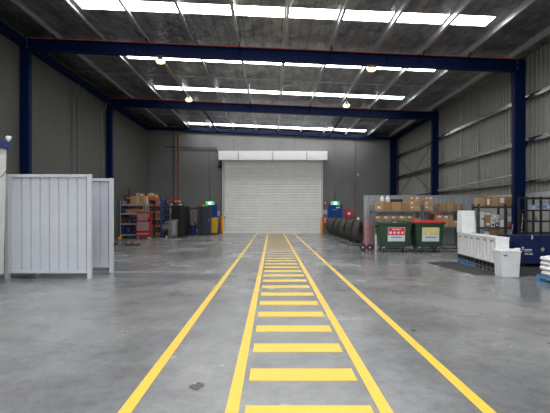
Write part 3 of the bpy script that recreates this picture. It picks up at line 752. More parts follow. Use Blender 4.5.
# ------------------------------------------------------------------ right shelving B
BY0, BY1 = 16.35, 16.9
bx0, bx1 = WX(478.2,BY0), 9.20
zb1, zb2, zb3 = WZ(206.3,BY0), WZ(227.2,BY0), .5
shelf_unit('shelving_unit', 'dark grey steel shelving beside the blue column, packed with small goods', bx0, bx1, BY0, BY1, (zb1, zb2, zb3, .12), 1.86, [bx0+.03, WX(505.6,BY0), bx1-.03], 'shelf_dk', .07, .07)
for i, (a, b, t_, lb) in enumerate(((479.0,484.6,198.0,None),(485.0,491.7,196.4,(0,.45,.09,.22)),(492.0,498.2,196.6,None),(498.6,505.5,196.3,(.0,.6,.14,.18)),(505.9,512.5,196.6,None))):
    carton(a, b, t_, zb1, BY0+.08, .38, 'brown box on top of the dark shelving by the blue column, %s from left' % ORD[i], 'boxes on the dark shelving', ('card','card2','card')[i%3], lb)
def tub(px, pyb_z, r, h, m, lab, cat='tub', d=BY0+.2, capm=None, grp=None, name='plastic_tub'):
    t = thing(name, lab, cat, (WX(px,d), d, pyb_z), 0, grp)
    MB().lathe([(.01,0),(r*.9,0),(r*.93,.01),(r,h*.85),(r,h*.88),(.01,h*.88)], 18).build('tub_body', m, t, smooth=True)
    MB().lathe([(.01,h*.88),(r*1.05,h*.88),(r*1.05,h*.98),(r*.9,h),(.01,h)], 18).build('lid', capm or m, t, smooth=True)
    return t
def jerry(px, z, w, dp, h, m, lab, d=BY0+.1, cap='white', cat='bottle', name='plastic_canister', grp=None):
    t = thing(name, lab, cat, (WX(px,d), d, z), 0, grp)
    MB().box(-w/2, w/2, 0, dp, 0, h*.8, min(w,dp)*.18).build('canister_body', m, t, smooth=True)
    MB().lathe([(.01,h*.78),(w*.25,h*.78),(w*.17,h*.9),(.01,h*.9)], 12, c=(0,dp/2,0)).build('neck', m, t, smooth=True)
    MB().lathe([(.01,h*.88),(w*.2,h*.88),(w*.2,h),(.01,h)], 12, c=(0,dp/2,0)).build('cap', cap, t, smooth=True)
    return t
G2 = 'goods on the dark shelving'
def on2(px, py): return None
jerry(482.0, zb2, .17, .2, .34, 'plastic_white', 'white canister at left end of the dark shelving, lower of two', grp=G2)
jerry(482.3, zb2+.345, .16, .2, .30, 'plastic_white', 'white canister with red cap stacked at left end of dark shelving', cap='sign_red', grp=G2)
def mini(name, px0, px1, zb, h, dp, m, lab, cat, yo=.08, lb=None, bev=.01, cube=True):
    d = BY0+yo; x0, x1 = WX(px0,d), WX(px1,d); w = x1-x0
    o = MB().box(-w/2, w/2, 0, dp, 0, h, bev).build(name, m, loc=((x0+x1)/2, d, zb)); tag(o, lab, cat, G2)
    if lb: MB().box(-w*.3, w*.3, -.004, .001, h*.3, h*.75).build('box_label', lb, o)
    else: MB().box(-w*.5, w*.5, -.003, .001, h*.86, h*.9).build('flap_edge', 'tape' if m.startswith('card') else 'conduit', o)
    return o
mini('cardboard_box', 485.4, 490.8, zb2, .22, .3, 'card2', 'dark brown box on dark shelving right of the white canisters', 'cardboard box', lb='paper')
mini('cardboard_box', 486.0, 490.6, zb2+.222, .24, .3, 'card', 'brown box stacked upon dark brown box in dark shelving', 'cardboard box')
mini('parts_carton', 486.4, 490.0, zb2+.464, .1, .25, 'paper', 'flat white carton on top of the stacked brown boxes', 'carton')
mini('parts_carton', 491.2, 495.0, zb2, .17, .3, 'paper', 'white carton in the dark shelving, at shelf level', 'carton', lb='slate')
mini('parts_carton', 491.5, 494.6, zb2+.172, .16, .3, 'white', 'white carton stacked second in the dark shelving', 'carton', lb='card')
mini('parts_carton', 491.8, 494.8, zb2+.334, .2, .25, 'can', 'pale grey carton topmost in the middle stack of dark shelving', 'carton')
mini('parts_carton', 495.4, 499.0, zb2, .14, .3, 'slate', 'dark slate carton low in the dark shelving', 'carton', lb='paper')
mini('parts_carton', 495.3, 498.8, zb2+.142, .2, .3, 'clear', 'cloudy plastic pack on the dark slate carton', 'carton', lb='paper')
mini('parts_carton', 495.6, 498.6, zb2+.344, .13, .25, 'white', 'white pack topmost above the dark slate carton', 'carton', lb='card3')
tub(502.2, zb2, .115, .28, 'plastic_white', 'white round bucket in the dark shelving left of its post', 'bucket', grp=G2)
o = MB().box(-.15,.12,0,.2,0,.18,.06).build('plastic_bag', 'clear', smooth=True, loc=(WX(502,BY0), BY0+.12, zb2+.285)); tag(o, 'crumpled cloudy plastic bag on the white round bucket', 'bag', G2)
mini('cardboard_box', 507.8, 512.4, zb2, .2, .3, 'card2', 'brown box with red mark between shelf post and column', 'cardboard box', lb='sign_red')
tub(510.0, zb2+.202, .08, .2, 'plastic_white', 'white tub standing on the box with the red mark', 'tub', grp=G2)
mini('cardboard_box', 490.6, 497.2, zb3, .36, .35, 'card2', 'brown box on the low dark shelf above white crates, left', 'cardboard box')
mini('cardboard_box', 497.5, 504.6, zb3, .37, .35, 'card2', 'brown box on the low dark shelf above white crates, right', 'cardboard box')
tub(486.8, zb3, .1, .36, 'plastic_white', 'white tub with blue lid on the low dark shelf', 'tub', capm='sign_blue', grp=G2)
# black rack right of column
RY0, RY1 = 13.6, 14.05
rx0, rx1 = WX(525.8,RY0), 9.12
rz = [WZ(y,RY0) for y in (209.6, 220.6, 232.4)]
shelf_unit('wire_rack', 'black open steel rack right of the blue column holding bottles', rx0, rx1, RY0, RY1, rz+[WZ(197.4,RY0)], WZ(196.4,RY0), [rx0+.03, WX(541.4,RY0), rx1-.03], 'black', .05, .055, cat='rack')
for i, (px, pz, ho) in enumerate(((530.2,.0,0),(533.4,0,0),(538.6,0,0),(541.4,0,0),(544.8,0,0),(548.0,0,0))):
    d = RY0+.12+.06*(i%2); h = (.15,.17,.26,.28,.27,.25)[i]
    t = thing('drink_bottle', 'cloudy clear bottle on black rack upper shelf, %s from left' % ORD[i], 'bottle', (WX(px,d), d, rz[0]), 0, 'clear bottles in the black rack')
    MB().lathe([(.01,0),(.05,0),(.052,.01),(.052,h*.6),(.035,h*.78),(.018,h*.9),(.01,h*.9)], 14).build('bottle_body', 'clear', t, smooth=True)
    MB().lathe([(.053,h*.25),(.0535,h*.25),(.0535,h*.5),(.053,h*.5)], 14, closed=True).build('bottle_label', 'sign_pale' if i%2 else 'sign_blue', t, smooth=True)
    MB().lathe([(.005,h*.89),(.02,h*.89),(.02,h),(.005,h)], 10).build('cap', 'sign_blue', t, smooth=True)
o = MB().lathe([(.01,0),(.022,0),(.022,.06),(.012,.09),(.012,.13),(.003,.14)], 12).build('spray_bottle', 'blue_bin', smooth=True, loc=(WX(536,RY0+.2), RY0+.2, rz[1])); tag(o, 'small blue bottle alone on second shelf of the black rack', 'bottle')
# leaning poles
o = MB().tube((WX(516.3,14.6)-.05, 14.3, 0.012), (WX(526.4,15.3), 15.52, WZ(214.0,15.5)), .014, 8).build('broom_handle', 'wood', smooth=True); 
tag(o, 'tan wooden pole leaning against the blue column', 'pole')
o = MB().tube((WX(507.6,14.4)-.05, 14.3, 0.012), (WX(513.6,15.5), 15.54, WZ(224,15.5)), .013, 8).build('broom_handle', 'galv', smooth=True); 
tag(o, 'silver metal pole leaning left of the blue column', 'pole')

# ------------------------------------------------------------------ mat, crates, bin, hopper, sacks
o = MB().prism([(WX(475,10.45), 10.42), (XR-.5, 10.15), (XR-.5, 13.4), (WX(428,13.0), 13.1)], 'Z', 0, .012).build('floor_mat', 'mat'); tag(o, 'black rubber mat lying on the floor under the white crates', 'mat')
CX0 = 5.47; CY0 = 10.5; RA = -math.radians(4.9)
def along(u, v=0): return (CX0 + u*math.sin(-RA) + v*math.cos(RA), CY0 + u*math.cos(RA) - v*math.sin(-RA))
def pallet(mb, x0, x1, y0, y1, z0, h, nb=5):
    mb.box(x0, x1, y0, y1, z0+h-.025, z0+h, .004)
    for k in range(3):
        a = x0 + (x1-x0-.07)*k/2
        mb.box(a, a+.07, y0, y1, z0, z0+.02)
    for k in range(nb):
        yy = y0 + (y1-y0-.09)*k/(nb-1)
        for kk in range(3):
            a = x0 + (x1-x0-.09)*kk/2
            mb.box(a, a+.09, yy, yy+.09, z0+.02, z0+h-.025)
    return mb
PALM = 'black plastic pallets under the white crates'
specs = []
Y = CY0
for j, (ya, yb2, sty) in enumerate(((0, 1.34, 'steel_grey'), (1.36, 2.70, 'steel_grey'))):
    for lv in range(2):
        m = 'black_plastic' if lv == 1 else ('steel_grey' if j == 0 else 'pallet_blue')
        o = pallet(MB(), -.01, .42, ya, yb2, .012+lv*.132, .13, 6).build('pallet', m, loc=(CX0, CY0, 0), rotz=RA)
        nm = {('black_plastic',0): 'black plastic pallet directly under the nearer white crates', ('steel_grey',0): 'scuffed grey pallet on the mat under the nearer black pallet',
              ('black_plastic',1): 'black plastic pallet directly under the farther white crates', ('pallet_blue',1): 'light blue pallet on the mat at far end of the crate row'}[(m, j)]
        tag(o, nm, 'pallet')
ZC = .012+.264
def crate_mb(W=.34, L=.455, H=.64):
    b = MB().frustum((0.015, W-.01, .012, L-.012), (0, W, 0, L), 0, H, .012)
    return b
def crate_parts(t, W=.31, L=.446, H=.64):
    MB().frustum((.035, W-.02, .03, L-.03), (.022, W-.012, .02, L-.02), 0, H-.005, .006).build('crate_body', 'plastic_white', t)
    mb = MB()
    for yy in (.0, L/2-.02, L-.04): mb.box(-.004, .02, yy+.004, yy+.036, .03, H-.04, .005)
    for xx in (.0, W-.04): mb.box(xx+.004, xx+.036, -.004, .02, .03, H-.04, .005)
    mb.box(-.002, .02, .004, L-.004, .0, .06, .004)
    mb.build('rib', 'plastic_white', t)
    mb = MB().box(-.01, W+.01, -.001, .03, H-.04, H, .005).box(-.01, W+.01, L-.03, L+.001, H-.04, H, .005).box(-.01, .03, 0, L, H-.04, H, .005).box(W-.03, W+.01, 0, L, H-.04, H, .005)
    mb.build('rim', 'plastic_white', t)
    MB().box(-.008, .0, L*.3, L*.7, H-.12, H-.09).build('hand_hole', 'conduit', t)
c0 = thing('plastic_crate', '', 'crate', (CX0, CY0, ZC), 0, 'row of tall white plastic crates'); crate_parts(c0)
for i in range(6):
    c = c0 if i == 0 else copy_tree(c0)
    p_ = along(.452*i); c.location = (p_[0], p_[1], ZC); c.rotation_euler = (0, 0, RA)
    c['label'] = 'tall white ribbed plastic crate in the row on pallets, %s from the camera' % (ORD[i] if i < 5 else 'farthest')
# continuation of end face: wider carton-like crate beside first crate
u = thing('plastic_crate', 'tallest white crate, standing on top of the crate row', 'crate', (along(2.33)[0]-.03, along(2.33)[1]-.02, ZC+.645), 0, 'row of tall white plastic crates')
MB().frustum((0, .45, 0, .34), (.02, .405, .02, .32), 0, .665, .02).build('crate_body', 'plastic_white', u)
mb = MB()
for x in (.04, .145, .25, .36): mb.frustum((x, x+.03, -.014, .01), (x+.01-.02*(x>.2), x+.04-.02*(x>.2), .002, .03), .03, .62)
mb.build('rib', 'plastic_white', u)
# trash can
d = 10.05
t = thing('rubbish_bin', 'pale grey rectangular rubbish bin with a white liner', 'rubbish bin', (WX(510.6,d), d+.17, 0))
MB().frustum((-.20,.215,-.155,.155), (-.228,.240,-.185,.185), .0, .62, .02).build('bin_body', 'can', t)
MB().box(-.24, .252, -.2, .2, .59, .625, .012).build('rim', 'can', t)
mb = MB(); rnd = random.Random(3)
bm = bmesh.new(); n = 36
def rr(k, sx, sy, z, amp):
    a = 2*PI*k/n; c, s = math.cos(a), math.sin(a); q = 1/max(abs(c), abs(s))**.8
    return (.005+sx*q*c, sy*q*s, z+amp*(math.sin(a*3+1)+.5*math.sin(a*7)))
rings = [[bm.verts.new(rr(k, sx, sy, z, amp)) for k in range(n)] for sx, sy, z, amp in ((.225,.185,.585,.004),(.236,.195,.63,.004),(.228,.18,.655,.012),(.20,.15,.64,.012),(.18,.13,.5,0))]
for i in range(4):
    for k in range(n): bm.faces.new((rings[i][k], rings[i][(k+1)%n], rings[i+1][(k+1)%n], rings[i+1][k]))
mb.add(bm); mb.ball((.24,-.05,.66), .05, 8, (1.2,1.5,.5))
tag(mb.build('bin_liner', 'sack', t, smooth=True), 'white plastic liner folded over the rim')
MB().box(-.17, -.08, -.195, -.17, .50, .53, .004).build('handle', 'conduit', t)
# navy hopper
HX0, HY0 = WX(520.2,12.0), 12.0
t = thing('scrap_hopper', 'navy blue steel hopper with white lettering and a yellow hexagon mark', 'hopper', (HX0, HY0, 0))
W = 9.0-HX0
MB().prism([(0,.10),(W,.10),(W,.86),(0,.86)], 'Y', 0, 1.25).build('hopper_body', 'bin_navy', t)
mb = MB().box(-.015, W, -.03, 0, .80, .88, .006).box(-.015, W, -.02, 0, .10, .16, .004).box(-.015,.04,-.025,0,.1,.86,.004).box(W-.05,W,-.025,0,.1,.86,.004).box(.55,.62,-.015,0,.1,.86)
mb.build('edge_frame', 'bin_navy', t)
MB().prism([(-.55,.55),(-.0,.74),(-.0,.12),(-.4,.12)], 'Y', .35, 1.2).build('chute', 'bin_navy', t)
MB().box(.1, .22, .1, 1.1, .0, .10).box(W-.3, W-.18, .1, 1.1, 0, .10).box(-.3,-.2,.5,1.1,0,.14).build('skid', 'black', t)
MB().tube((.30,-.05,.78),(.30,-.05,.9),.02).tube((.27,-.05,.9),(.33,-.05,.84),.012).build('latch', 'galv', t)
# lettering (illegible in the photo): one tall initial, word shapes, smaller lines
mb = MB()
mb.box(.03,.09,-.034,-.03,.54,.565).box(.045,.065,-.034,-.03,.47,.56)
x = .10
for w_ in (.022,.026,.022,.03,.022,.024,.022): mb.box(x, x+w_, -.034, -.03, .47, .505); x += w_+.006
mb.build('lettering', 'paper', t)
mb = MB()
for k in range(9): mb.box(.09+.026*k, .09+.026*k+.018, -.034, -.03, .425-.004*(k%2), .437)
tag(mb.build('lettering', 'sign_pale', t), 'thin line of small lettering')
mb = MB()
for k in range(3): mb.box(.11+.03*k, .11+.03*k+.022, -.034, -.03, .355, .385)
for k in range(4): mb.box(.215+.03*k, .215+.03*k+.022, -.034, -.03, .35, .38)
tag(mb.build('lettering', 'paper', t), 'white number line')
mb = MB().lathe([(.001,-.036),(.055,-.036),(.055,-.03),(.001,-.03)], 6, 'Y', c=(WX(541.9,12)-HX0, 0, WZ(249.3,12)))
tag(mb.build('hexagon_mark', 'hex', t), 'small yellow hexagon mark')
# sacks on blue pallet
PXa, PYb = 5.87, 9.55
mb = MB()
for k in range(7):
    a = 8.45+ (PYb-8.45-.1)*k/6; mb.box(PXa, PXa+1.1, a, a+.1, .125, .147, .003)
for k in range(3):
    a = PXa + (1.1-.09)*k/2; mb.box(a, a+.09, 8.45, PYb, .085, .125); mb.box(a, a+.09, 8.45, PYb, 0, .018)
    for kk in range(3): b = 8.45+(PYb-8.45-.12)*kk/2; mb.box(a, a+.09, b, b+.12, .018, .085)
o = mb.build('pallet', 'pallet_blue'); tag(o, 'light blue wooden pallet under the stack of white sacks', 'pallet')
def sack_mb(L, W, H, seed):
    rnd = random.Random(seed); bm = bmesh.new(); bmesh.ops.create_cube(bm, size=1)
    bmesh.ops.subdivide_edges(bm, edges=bm.edges, cuts=7, use_grid_fill=True)
    for v in bm.verts:
        x, y, z = v.co*2
        f = (1-abs(x)**4)*(1-abs(y)**4)
        zz = z*(.62+.38*f**.4)
        k = 1-.05*(abs(z))
        v.co = Vector((x*W/2*k*(1-.04*y*y)+rnd.uniform(-.004,.004), y*L/2*k*(1-.05*x*x)+rnd.uniform(-.004,.004), zz*H/2+rnd.uniform(-.003,.003)))
    mb = MB(); mb.add(bm); return mb
for c, cy in enumerate((9.22, 8.72)):
    for i in range(4):
        o = sack_mb(.54, 1.02, .136, i*3+c).build('white_sack', 'sack', smooth=True, loc=(PXa+.53-.02*(i%2), cy+.015*((i*7)%3-1), .147+.058+.104*i), rotz=math.radians((3,-4,2,-3)[i]))
        tag(o, 'full white sack on blue pallet, %s, %s column' % (('bottom of the stack','second from bottom','third from bottom','top of the stack')[i], ('farther','nearer')[c]), 'sack', 'white sacks stacked on the blue pallet')

# ------------------------------------------------------------------ left rear workshop area
# white shelving against left wall
LY0, LY1 = 25.75, 26.35
lx0, lx1 = -9.12, WX(146.2,LY0)
lz = [WZ(y,LY0) for y in (203.9, 213.0, 223.2, 234.2)]
shelf_unit('shelving_unit', 'off-white steel shelving left of the red tool cabinet', lx0, lx1, LY0, LY1, lz, WZ(199.6,LY0), [lx0+.03, WX(143.6,LY0), lx1-.03], 'shelf_white', .10, .06)
# red rack just behind
t = thing('pallet_rack', 'dark rack with dull red beams behind the off-white shelving', 'rack', (0, 26.75, 0))
for y in (197.8, 207.6, 218.2, 225.6):
    tag(MB().box(-9.1, -7.95, -.03, .03, WZ(y,26.7)-.06, WZ(y,26.7)+.06, .004).build('beam', 'orange' if y < 200 else 'dark_red', t), 'red rack beam')
for x in (-9.12, -7.98):
    for yy in (0, .6): MB().box(x-.04, x+.04, yy-.04, yy+.04, 0, 2.62).build('post', 'black', t)
for y in (207.6, 218.2, 225.6): MB().box(-9.08, -7.98, 0.03, .6, WZ(y,26.7)+.0, WZ(y,26.7)+.03).build('shelf_board', 'black', t)
# orange rack
OY = 27.3
ox0, ox1 = WX(146.6,OY), WX(160.6,OY)
t = thing('pallet_rack', 'rack with bright orange beams and blue upright beside red tool cabinet', 'rack', (0, OY, 0))
for y in (198.8, 204.8, 211.8, 218.8, 225.6, 233.4):
    MB().box(ox0, ox1, -.03, .03, WZ(y,OY)-.055, WZ(y,OY)+.055, .004).build('beam', 'orange', t)
    MB().box(ox0, ox1, .03, .85, WZ(y,OY)+.0, WZ(y,OY)+.03).build('shelf_board', 'black', t)
for px in (154.6,): MB().box(WX(px,OY)-.05, WX(px,OY)+.05, -.10, -.04, 0, 2.1).build('post', 'black', t)
MB().box(ox0-.06, ox0, -.04, .04, 0, 2.5).box(ox0-.06, ox0, .8, .88, 0, 2.5).build('post', 'black', t)
for px, yy in ((161.0,0),(163.9,.75)):
    tag(MB().box(WX(px,OY)-.045, WX(px,OY)+.045, yy-.045, yy+.045, 0, 2.62).build('post', 'rack_blue', t), 'blue rack upright')
mb = MB(); xa = WX(161.0,OY); xb2 = WX(163.9,OY)
for k in range(5): mb.tube((xa, 0, .15+.48*k), (xb2, .75, .15+.48*k+.42), .02, 6)
tag(mb.build('brace', 'rack_blue', t), 'blue diagonal bracing')
# dark rack further right
t = thing('pallet_rack', 'black rack full of dark goods behind the scuffed grey machine', 'rack', (0, 28.4, 0))
kx0, kx1 = WX(162.9,28.4), WX(173.9,28.4)
for y in (201.6, 207.6, 213.8, 221): MB().box(kx0, kx1, 0, .6, WZ(y,28.4)-.04, WZ(y,28.4)+.03).build('shelf_board', 'black', t)
for x in (kx0, kx1):
    for yy in (0, .56): MB().box(x-.03, x+.03, yy, yy+.05, 0, 2.4).build('post', 'black', t)
# goods on racks
G3 = 'brown boxes on the off-white shelving'
for i, (a, b, t_, m) in enumerate(((130.7,135.6,196.2,'card'),(135.8,139.0,193.1,'card3'),(139.1,142.7,193.4,'card'),(142.9,146.0,196.0,'card3'))):
    carton(a, b, t_, lz[0], LY0+.08, .42, 'brown box on top of the off-white shelving, %s from left' % ORD[i], G3, m, (.2,.85,.12,.08) if i == 2 else None)
carton(125.2, 133.0, 209.3, lz[1], LY0+.08, .4, 'long brown box on second off-white shelf, left one', G3, 'card2', None, False)
carton(133.3, 141.4, 209.2, lz[1], LY0+.08, .4, 'long brown box on second off-white shelf, right one', G3, 'card2', None, False)
def crate_small(px0, px1, zb, h, d, dp, m, lab, grp, cat='storage bin'):
    x0, x1 = WX(px0,d), WX(px1,d); w = x1-x0
    t = thing('storage_bin', lab, cat, ((x0+x1)/2, d, zb), 0, grp)
    mb = MB().frustum((-w/2+.02,w/2-.02,.02,dp-.02), (-w/2,w/2,0,dp), 0, h*.92, .01); mb.build('bin_body', m, t)
    MB().box(-w/2-.008, w/2+.008, -.008, dp+.008, h*.9, h, .005).build('rim', m, t)
    MB().box(-w*.2, w*.2, -.012, 0, h*.35, h*.6).build('bin_label', 'conduit', t)
G4 = 'blue storage bins on the off-white shelving'
crate_small(118.4, 121.2, lz[1], .38, LY0+.08, .35, 'blue_bin', 'blue storage bin on second off-white shelf, far left', G4)
crate_small(121.5, 124.8, lz[1], .44, LY0+.08, .35, 'blue_bin', 'blue storage bin left of the long brown boxes', G4)
crate_small(118.6, 123.4, lz[3], .34, LY0+.08, .4, 'blue_bin', 'blue storage bin on the bottom off-white shelf, left', G4)
crate_small(125.4, 131.6, lz[3], .46, LY0+.08, .4, 'blue_bin', 'large blue storage bin on the bottom off-white shelf', G4)
crate_small(132.2, 136.0, lz[3], .32, LY0+.08, .4, 'slate', 'dark grey storage bin on the bottom off-white shelf', 'storage bins low on the off-white shelving')
crate_small(118.4, 122.6, lz[2], .22, LY0+.08, .4, 'dark_red', 'dark red bin on the third off-white shelf', 'bins on the third off-white shelf')
crate_small(123.0, 127.0, lz[2], .34, LY0+.08, .4, 'black_plastic', 'black bin on the third off-white shelf, left one', 'bins on the third off-white shelf')
crate_small(127.4, 131.4, lz[2], .28, LY0+.08, .4, 'slate', 'dark slate bin on the third off-white shelf', 'bins on the third off-white shelf')
crate_small(131.8, 135.8, lz[2], .38, LY0+.08, .4, 'black_plastic', 'black bin on the third off-white shelf, right one', 'bins on the third off-white shelf')
def motor_part(px, zb, d, r, m, lab, cat='machine part', rot=0):
    t = thing('machine_part', lab, cat, (WX(px,d), d, zb), rot)
    MB().lathe([(.02,-r*.9),(r*.7,-r*.9),(r,-r*.7),(r,r*.7),(r*.7,r*.9),(.02,r*.9)], 16, 'X', c=(0,.12,r)).build('casing', m, t, smooth=True)
    MB().box(-r*.8, r*.8, .06, .18, 0, r*.3).build('foot', 'black', t)
    MB().tube((r*.9,.12,r),(r*1.4,.12,r), r*.2).build('shaft', 'galv', t)
motor_part(120.0, lz[0], LY0+.1, .11, 'dark_red', 'small dark red motor on top off-white shelf, far left')
motor_part(124.4, lz[0], LY0+.1, .08, 'shelf_white', 'small pale motor on top off-white shelf')
motor_part(127.6, lz[0], LY0+.12, .07, 'black', 'small black motor on top off-white shelf near brown boxes')
# black lamp-like arm standing above red beam
t = thing('bench_tool', 'black upright tool with a bent arm on the rack top left of the brown boxes', 'tool', (WX(127.6,26.8), 26.95, WZ(197.8,26.7)+.062))
MB().box(-.12,.12,-.1,.1,0,.03).box(-.03,.03,-.03,.03,.03,.16).build('base', 'black', t)
MB().path([(0,0,.14),(.07,0,.34),(.02,0,.48),(-.06,0,.44)], .03).build('arm', 'black', t)
# wrapped parcels on orange rack
G5 = 'goods on the orange rack'
zo = {y: WZ(y,OY)+.03 for y in (198.8, 204.8, 211.8, 218.8, 225.6, 233.4)}
def lump(px0, px1, zb, h, d, dp, m, lab, cat, seed):
    x0, x1 = WX(px0,d), WX(px1,d)
    o = sack_mb(dp, x1-x0, h, seed).build('wrapped_parcel', m, smooth=True, loc=((x0+x1)/2, d+dp/2, zb+h/2)); tag(o, lab, cat, G5)
lump(147.4, 152.6, zo[198.8]+.0, .34, OY+.1, .5, 'card3', 'brown wrapped parcel on top orange beam, left one', 'parcel', 4)
lump(151.4+1.3, 156.6, zo[198.8]+.0, .26, OY+.06, .45, 'card', 'pale brown wrapped parcel on top orange beam, right one', 'parcel', 9)
def od(px0, px1, y, h, m, lab, cat='storage bin'):
    crate_small(px0, px1, zo[y], h, OY+.08, .5, m, lab, G5, cat)
od(147.6,153.2,204.8,.24,'black_plastic','black bin on second orange shelf, left'); od(155.4,159.6,204.8,.26,'silver_drawer','pinkish grey bin on second orange shelf, right')
od(147.6,153.4,211.8,.3,'slate','slate bin on third orange shelf, left'); od(155.4,159.8,211.8,.28,'black_plastic','black bin on third orange shelf, right')
od(148.0,153.2,218.8,.3,'steel_grey','scuffed grey bin on fourth orange shelf, left'); od(155.6,159.8,218.8,.26,'steel_grey','scuffed grey bin on fourth orange shelf, right')
od(150.6,153.6,225.6,.28,'black_plastic','black bin on fifth orange shelf, left'); od(155.4,160.0,225.6,.3,'slate','slate bin on fifth orange shelf, right')
od(155.4,160.0,233.4,.34,'black_plastic','black bin on the bottom orange shelf')
for i, (px0, px1, y, h, m, lab) in enumerate(((165.2,168.0,201.6,.2,'black_plastic','black bin on top of the black rack'),(165.6,170.6,207.6,.26,'slate','slate bin on second black rack shelf'),
        (165.2,168.4,213.8,.3,'blue_bin','blue bin on third black rack shelf'),(168.8,172.6,213.8,.34,'card2','brown bin on third black rack shelf'),
        (165.4,169.0,221,.34,'slate','slate bin on lowest black rack shelf'),(169.6,174.4,221,.36,'blue_bin','blue bin on lowest black rack shelf, right'))):
    crate_small(px0, px1, WZ(y,28.4)+.03, h, 28.45, .45, m, lab, 'goods on the black rack')
# red tool cabinet
d = 25.0
x0, x1 = WX(136.1,d), WX(149.6,d); w = x1-x0
t = thing('tool_cabinet', 'red rolling tool cabinet with rosy drawer fronts on castors', 'tool cabinet', ((x0+x1)/2, d, 0))
MB().box(-w/2, w/2, 0, .5, .13, 1.02, .012).build('cabinet_body', 'red', t)
MB().box(-w/2+.02, w/2-.02, .03, .45, 1.03, 1.6, .012).build('top_chest', 'red', t)
MB().box(-w/2-.01, w/2+.01, -.01, .51, 1.015, 1.035).build('worktop', 'dark_red', t)
def drawer(z0, z1, parent=t, inset=.04):
    o = MB().box(-w/2+inset, w/2-inset, -.018, .01, z0, z1, .005).build('drawer', 'silver_drawer', parent)
    MB().box(-w/2+inset+.02, w/2-inset-.02, -.03, -.015, z1-.018, z1-.006).build('drawer_pull', 'galv', o)
for z0, z1_ in ((.26,.36),(.50,.60),(.61,.68),(.69,.76),(.77,.84),(.85,.92),(.93,1.0)): drawer(z0, z1_)
for z0, z1_ in ((1.1,1.19),(1.2,1.27),(1.28,1.35),(1.36,1.43),(1.44,1.5)):
    o = MB().box(-w/2+.06, -.01, .012, .04, z0, z1_, .004).build('drawer', 'silver_drawer', t); o = MB().box(.01, w/2-.06, .012, .04, z0, z1_, .004).build('drawer', 'silver_drawer', t)
MB().box(w/2-.09, w/2+.03, -.06, .02, 1.06, 1.2, .01).build('side_handle', 'black_plastic', t)
for sx in (-1, 1):
    for yy in (.07, .43):
        c = MB().box(sx*(w/2-.08)-.035, sx*(w/2-.08)+.035, yy-.035, yy+.035, .08, .135).build('castor', 'galv', t)
        MB().lathe([(.01,-.025),(.055,-.025),(.062,0),(.055,.025),(.01,.025)], 16, 'X', c=(sx*(w/2-.08), yy, .062)).build('wheel', 'can', c, smooth=True)
# small floor things
t = thing('floor_tool', 'small bright yellow tool on the floor before the off-white shelving', 'tool', (WX(121.4,25.2), 25.0, 0))
MB().box(-.09,.09,-.07,.07,0,.16,.03).ball((.02,0,.15),.07,10).build('casing', 'yellow_bin', t, smooth=True)
MB().tube((-.08,0,.08),(-.2,-.05,.03),.02).build('nozzle', 'dark_red', t)
t = thing('floor_creeper', 'low black mechanic creeper with two orange pads on the floor', 'creeper', (WX(132.4,20.1), 20.15, 0))
MB().box(-.36,.30,-.16,.16,.05,.09,.02).box(.26,.40,-.1,.1,.04,.075,.015).build('board', 'black_plastic', t)
for sx in (-.2, .13): tag(MB().box(sx-.06, sx+.06, -.1, .06, .09, .125, .02).build('pad', 'orange_y', t), 'orange pad')
for sx in (-.3, .25):
    for sy in (-.12, .12): MB().lathe([(.005,-.012),(.025,-.012),(.025,.012),(.005,.012)], 12, 'X', c=(sx, sy, .025)).build('wheel', 'black', t)
t = thing('trolley_jack', 'low black trolley jack on the floor near the white panel', 'jack', (WX(113.8,20.6), 20.5, 0))
MB().box(-.16,.16,-.1,.1,.03,.10,.02).build('jack_body', 'black', t)
MB().tube((.1,0,.08),(.28,.05,.16),.015).build('lever', 'black', t)
for sx in (-.12,.12): MB().tube((sx,-.12,.03),(sx,.12,.03),.03,12).build('wheel', 'wheel_rubber', t)
o = MB().path([(WX(124.6,22.4),22.4,.012),(WX(126.6,22.1),22.2,.012),(WX(128.4,22.4),22.5,.012),(WX(130.2,22.2),22.1,.012)], .012).build('air_hose', 'dark_red'); tag(o, 'short dark red hose curled on the floor', 'hose')

# scuffed grey machine
d = 27.0
x0, x1 = WX(167.6,d), WX(174.4,d)
x0, x1 = -6.62, WX(179.0,26.9)
t = thing('parts_washer', 'scuffed grey steel machine left of the dark cabinet', 'machine', ((x0+x1)/2, 26.27, 0))
w = .50
MB().box(-.14, .36, 0, .45, .08, 1.12, .02).build('housing', 'steel_grey', t)
MB().box(-.10, .08, -.02, .0, .5, 1.05, .01).box(.12,.32,-.02,0,.2,1.05,.01).build('access_panel', 'galv_dull', t)
MB().lathe([(.02,-.2),(.17,-.2),(.2,-.15),(.2,.15),(.17,.2),(.02,.2)], 18, 'X', c=(-.36,.2,.62)).build('tank', 'steel_grey', t, smooth=True)
MB().lathe([(.02,-.12),(.13,-.12),(.15,0),(.13,.12),(.02,.12)], 16, 'Y', c=(-.34,.15,.30)).build('motor', 'black', t, smooth=True)
MB().box(-.5,.34,.02,.42,.0,.08).box(-.5,-.44,.1,.3,.08,.5).build('base_frame', 'black', t)
tag(MB().tube((-.22,-.02,.0),(-.22,-.02,.14),.05,12).build('foot', 'can', t), 'white round foot')
MB().path([(-.36,.2,.82),(-.3,.1,1.0),(-.16,.05,.95)], .025).build('pipe', 'galv', t)
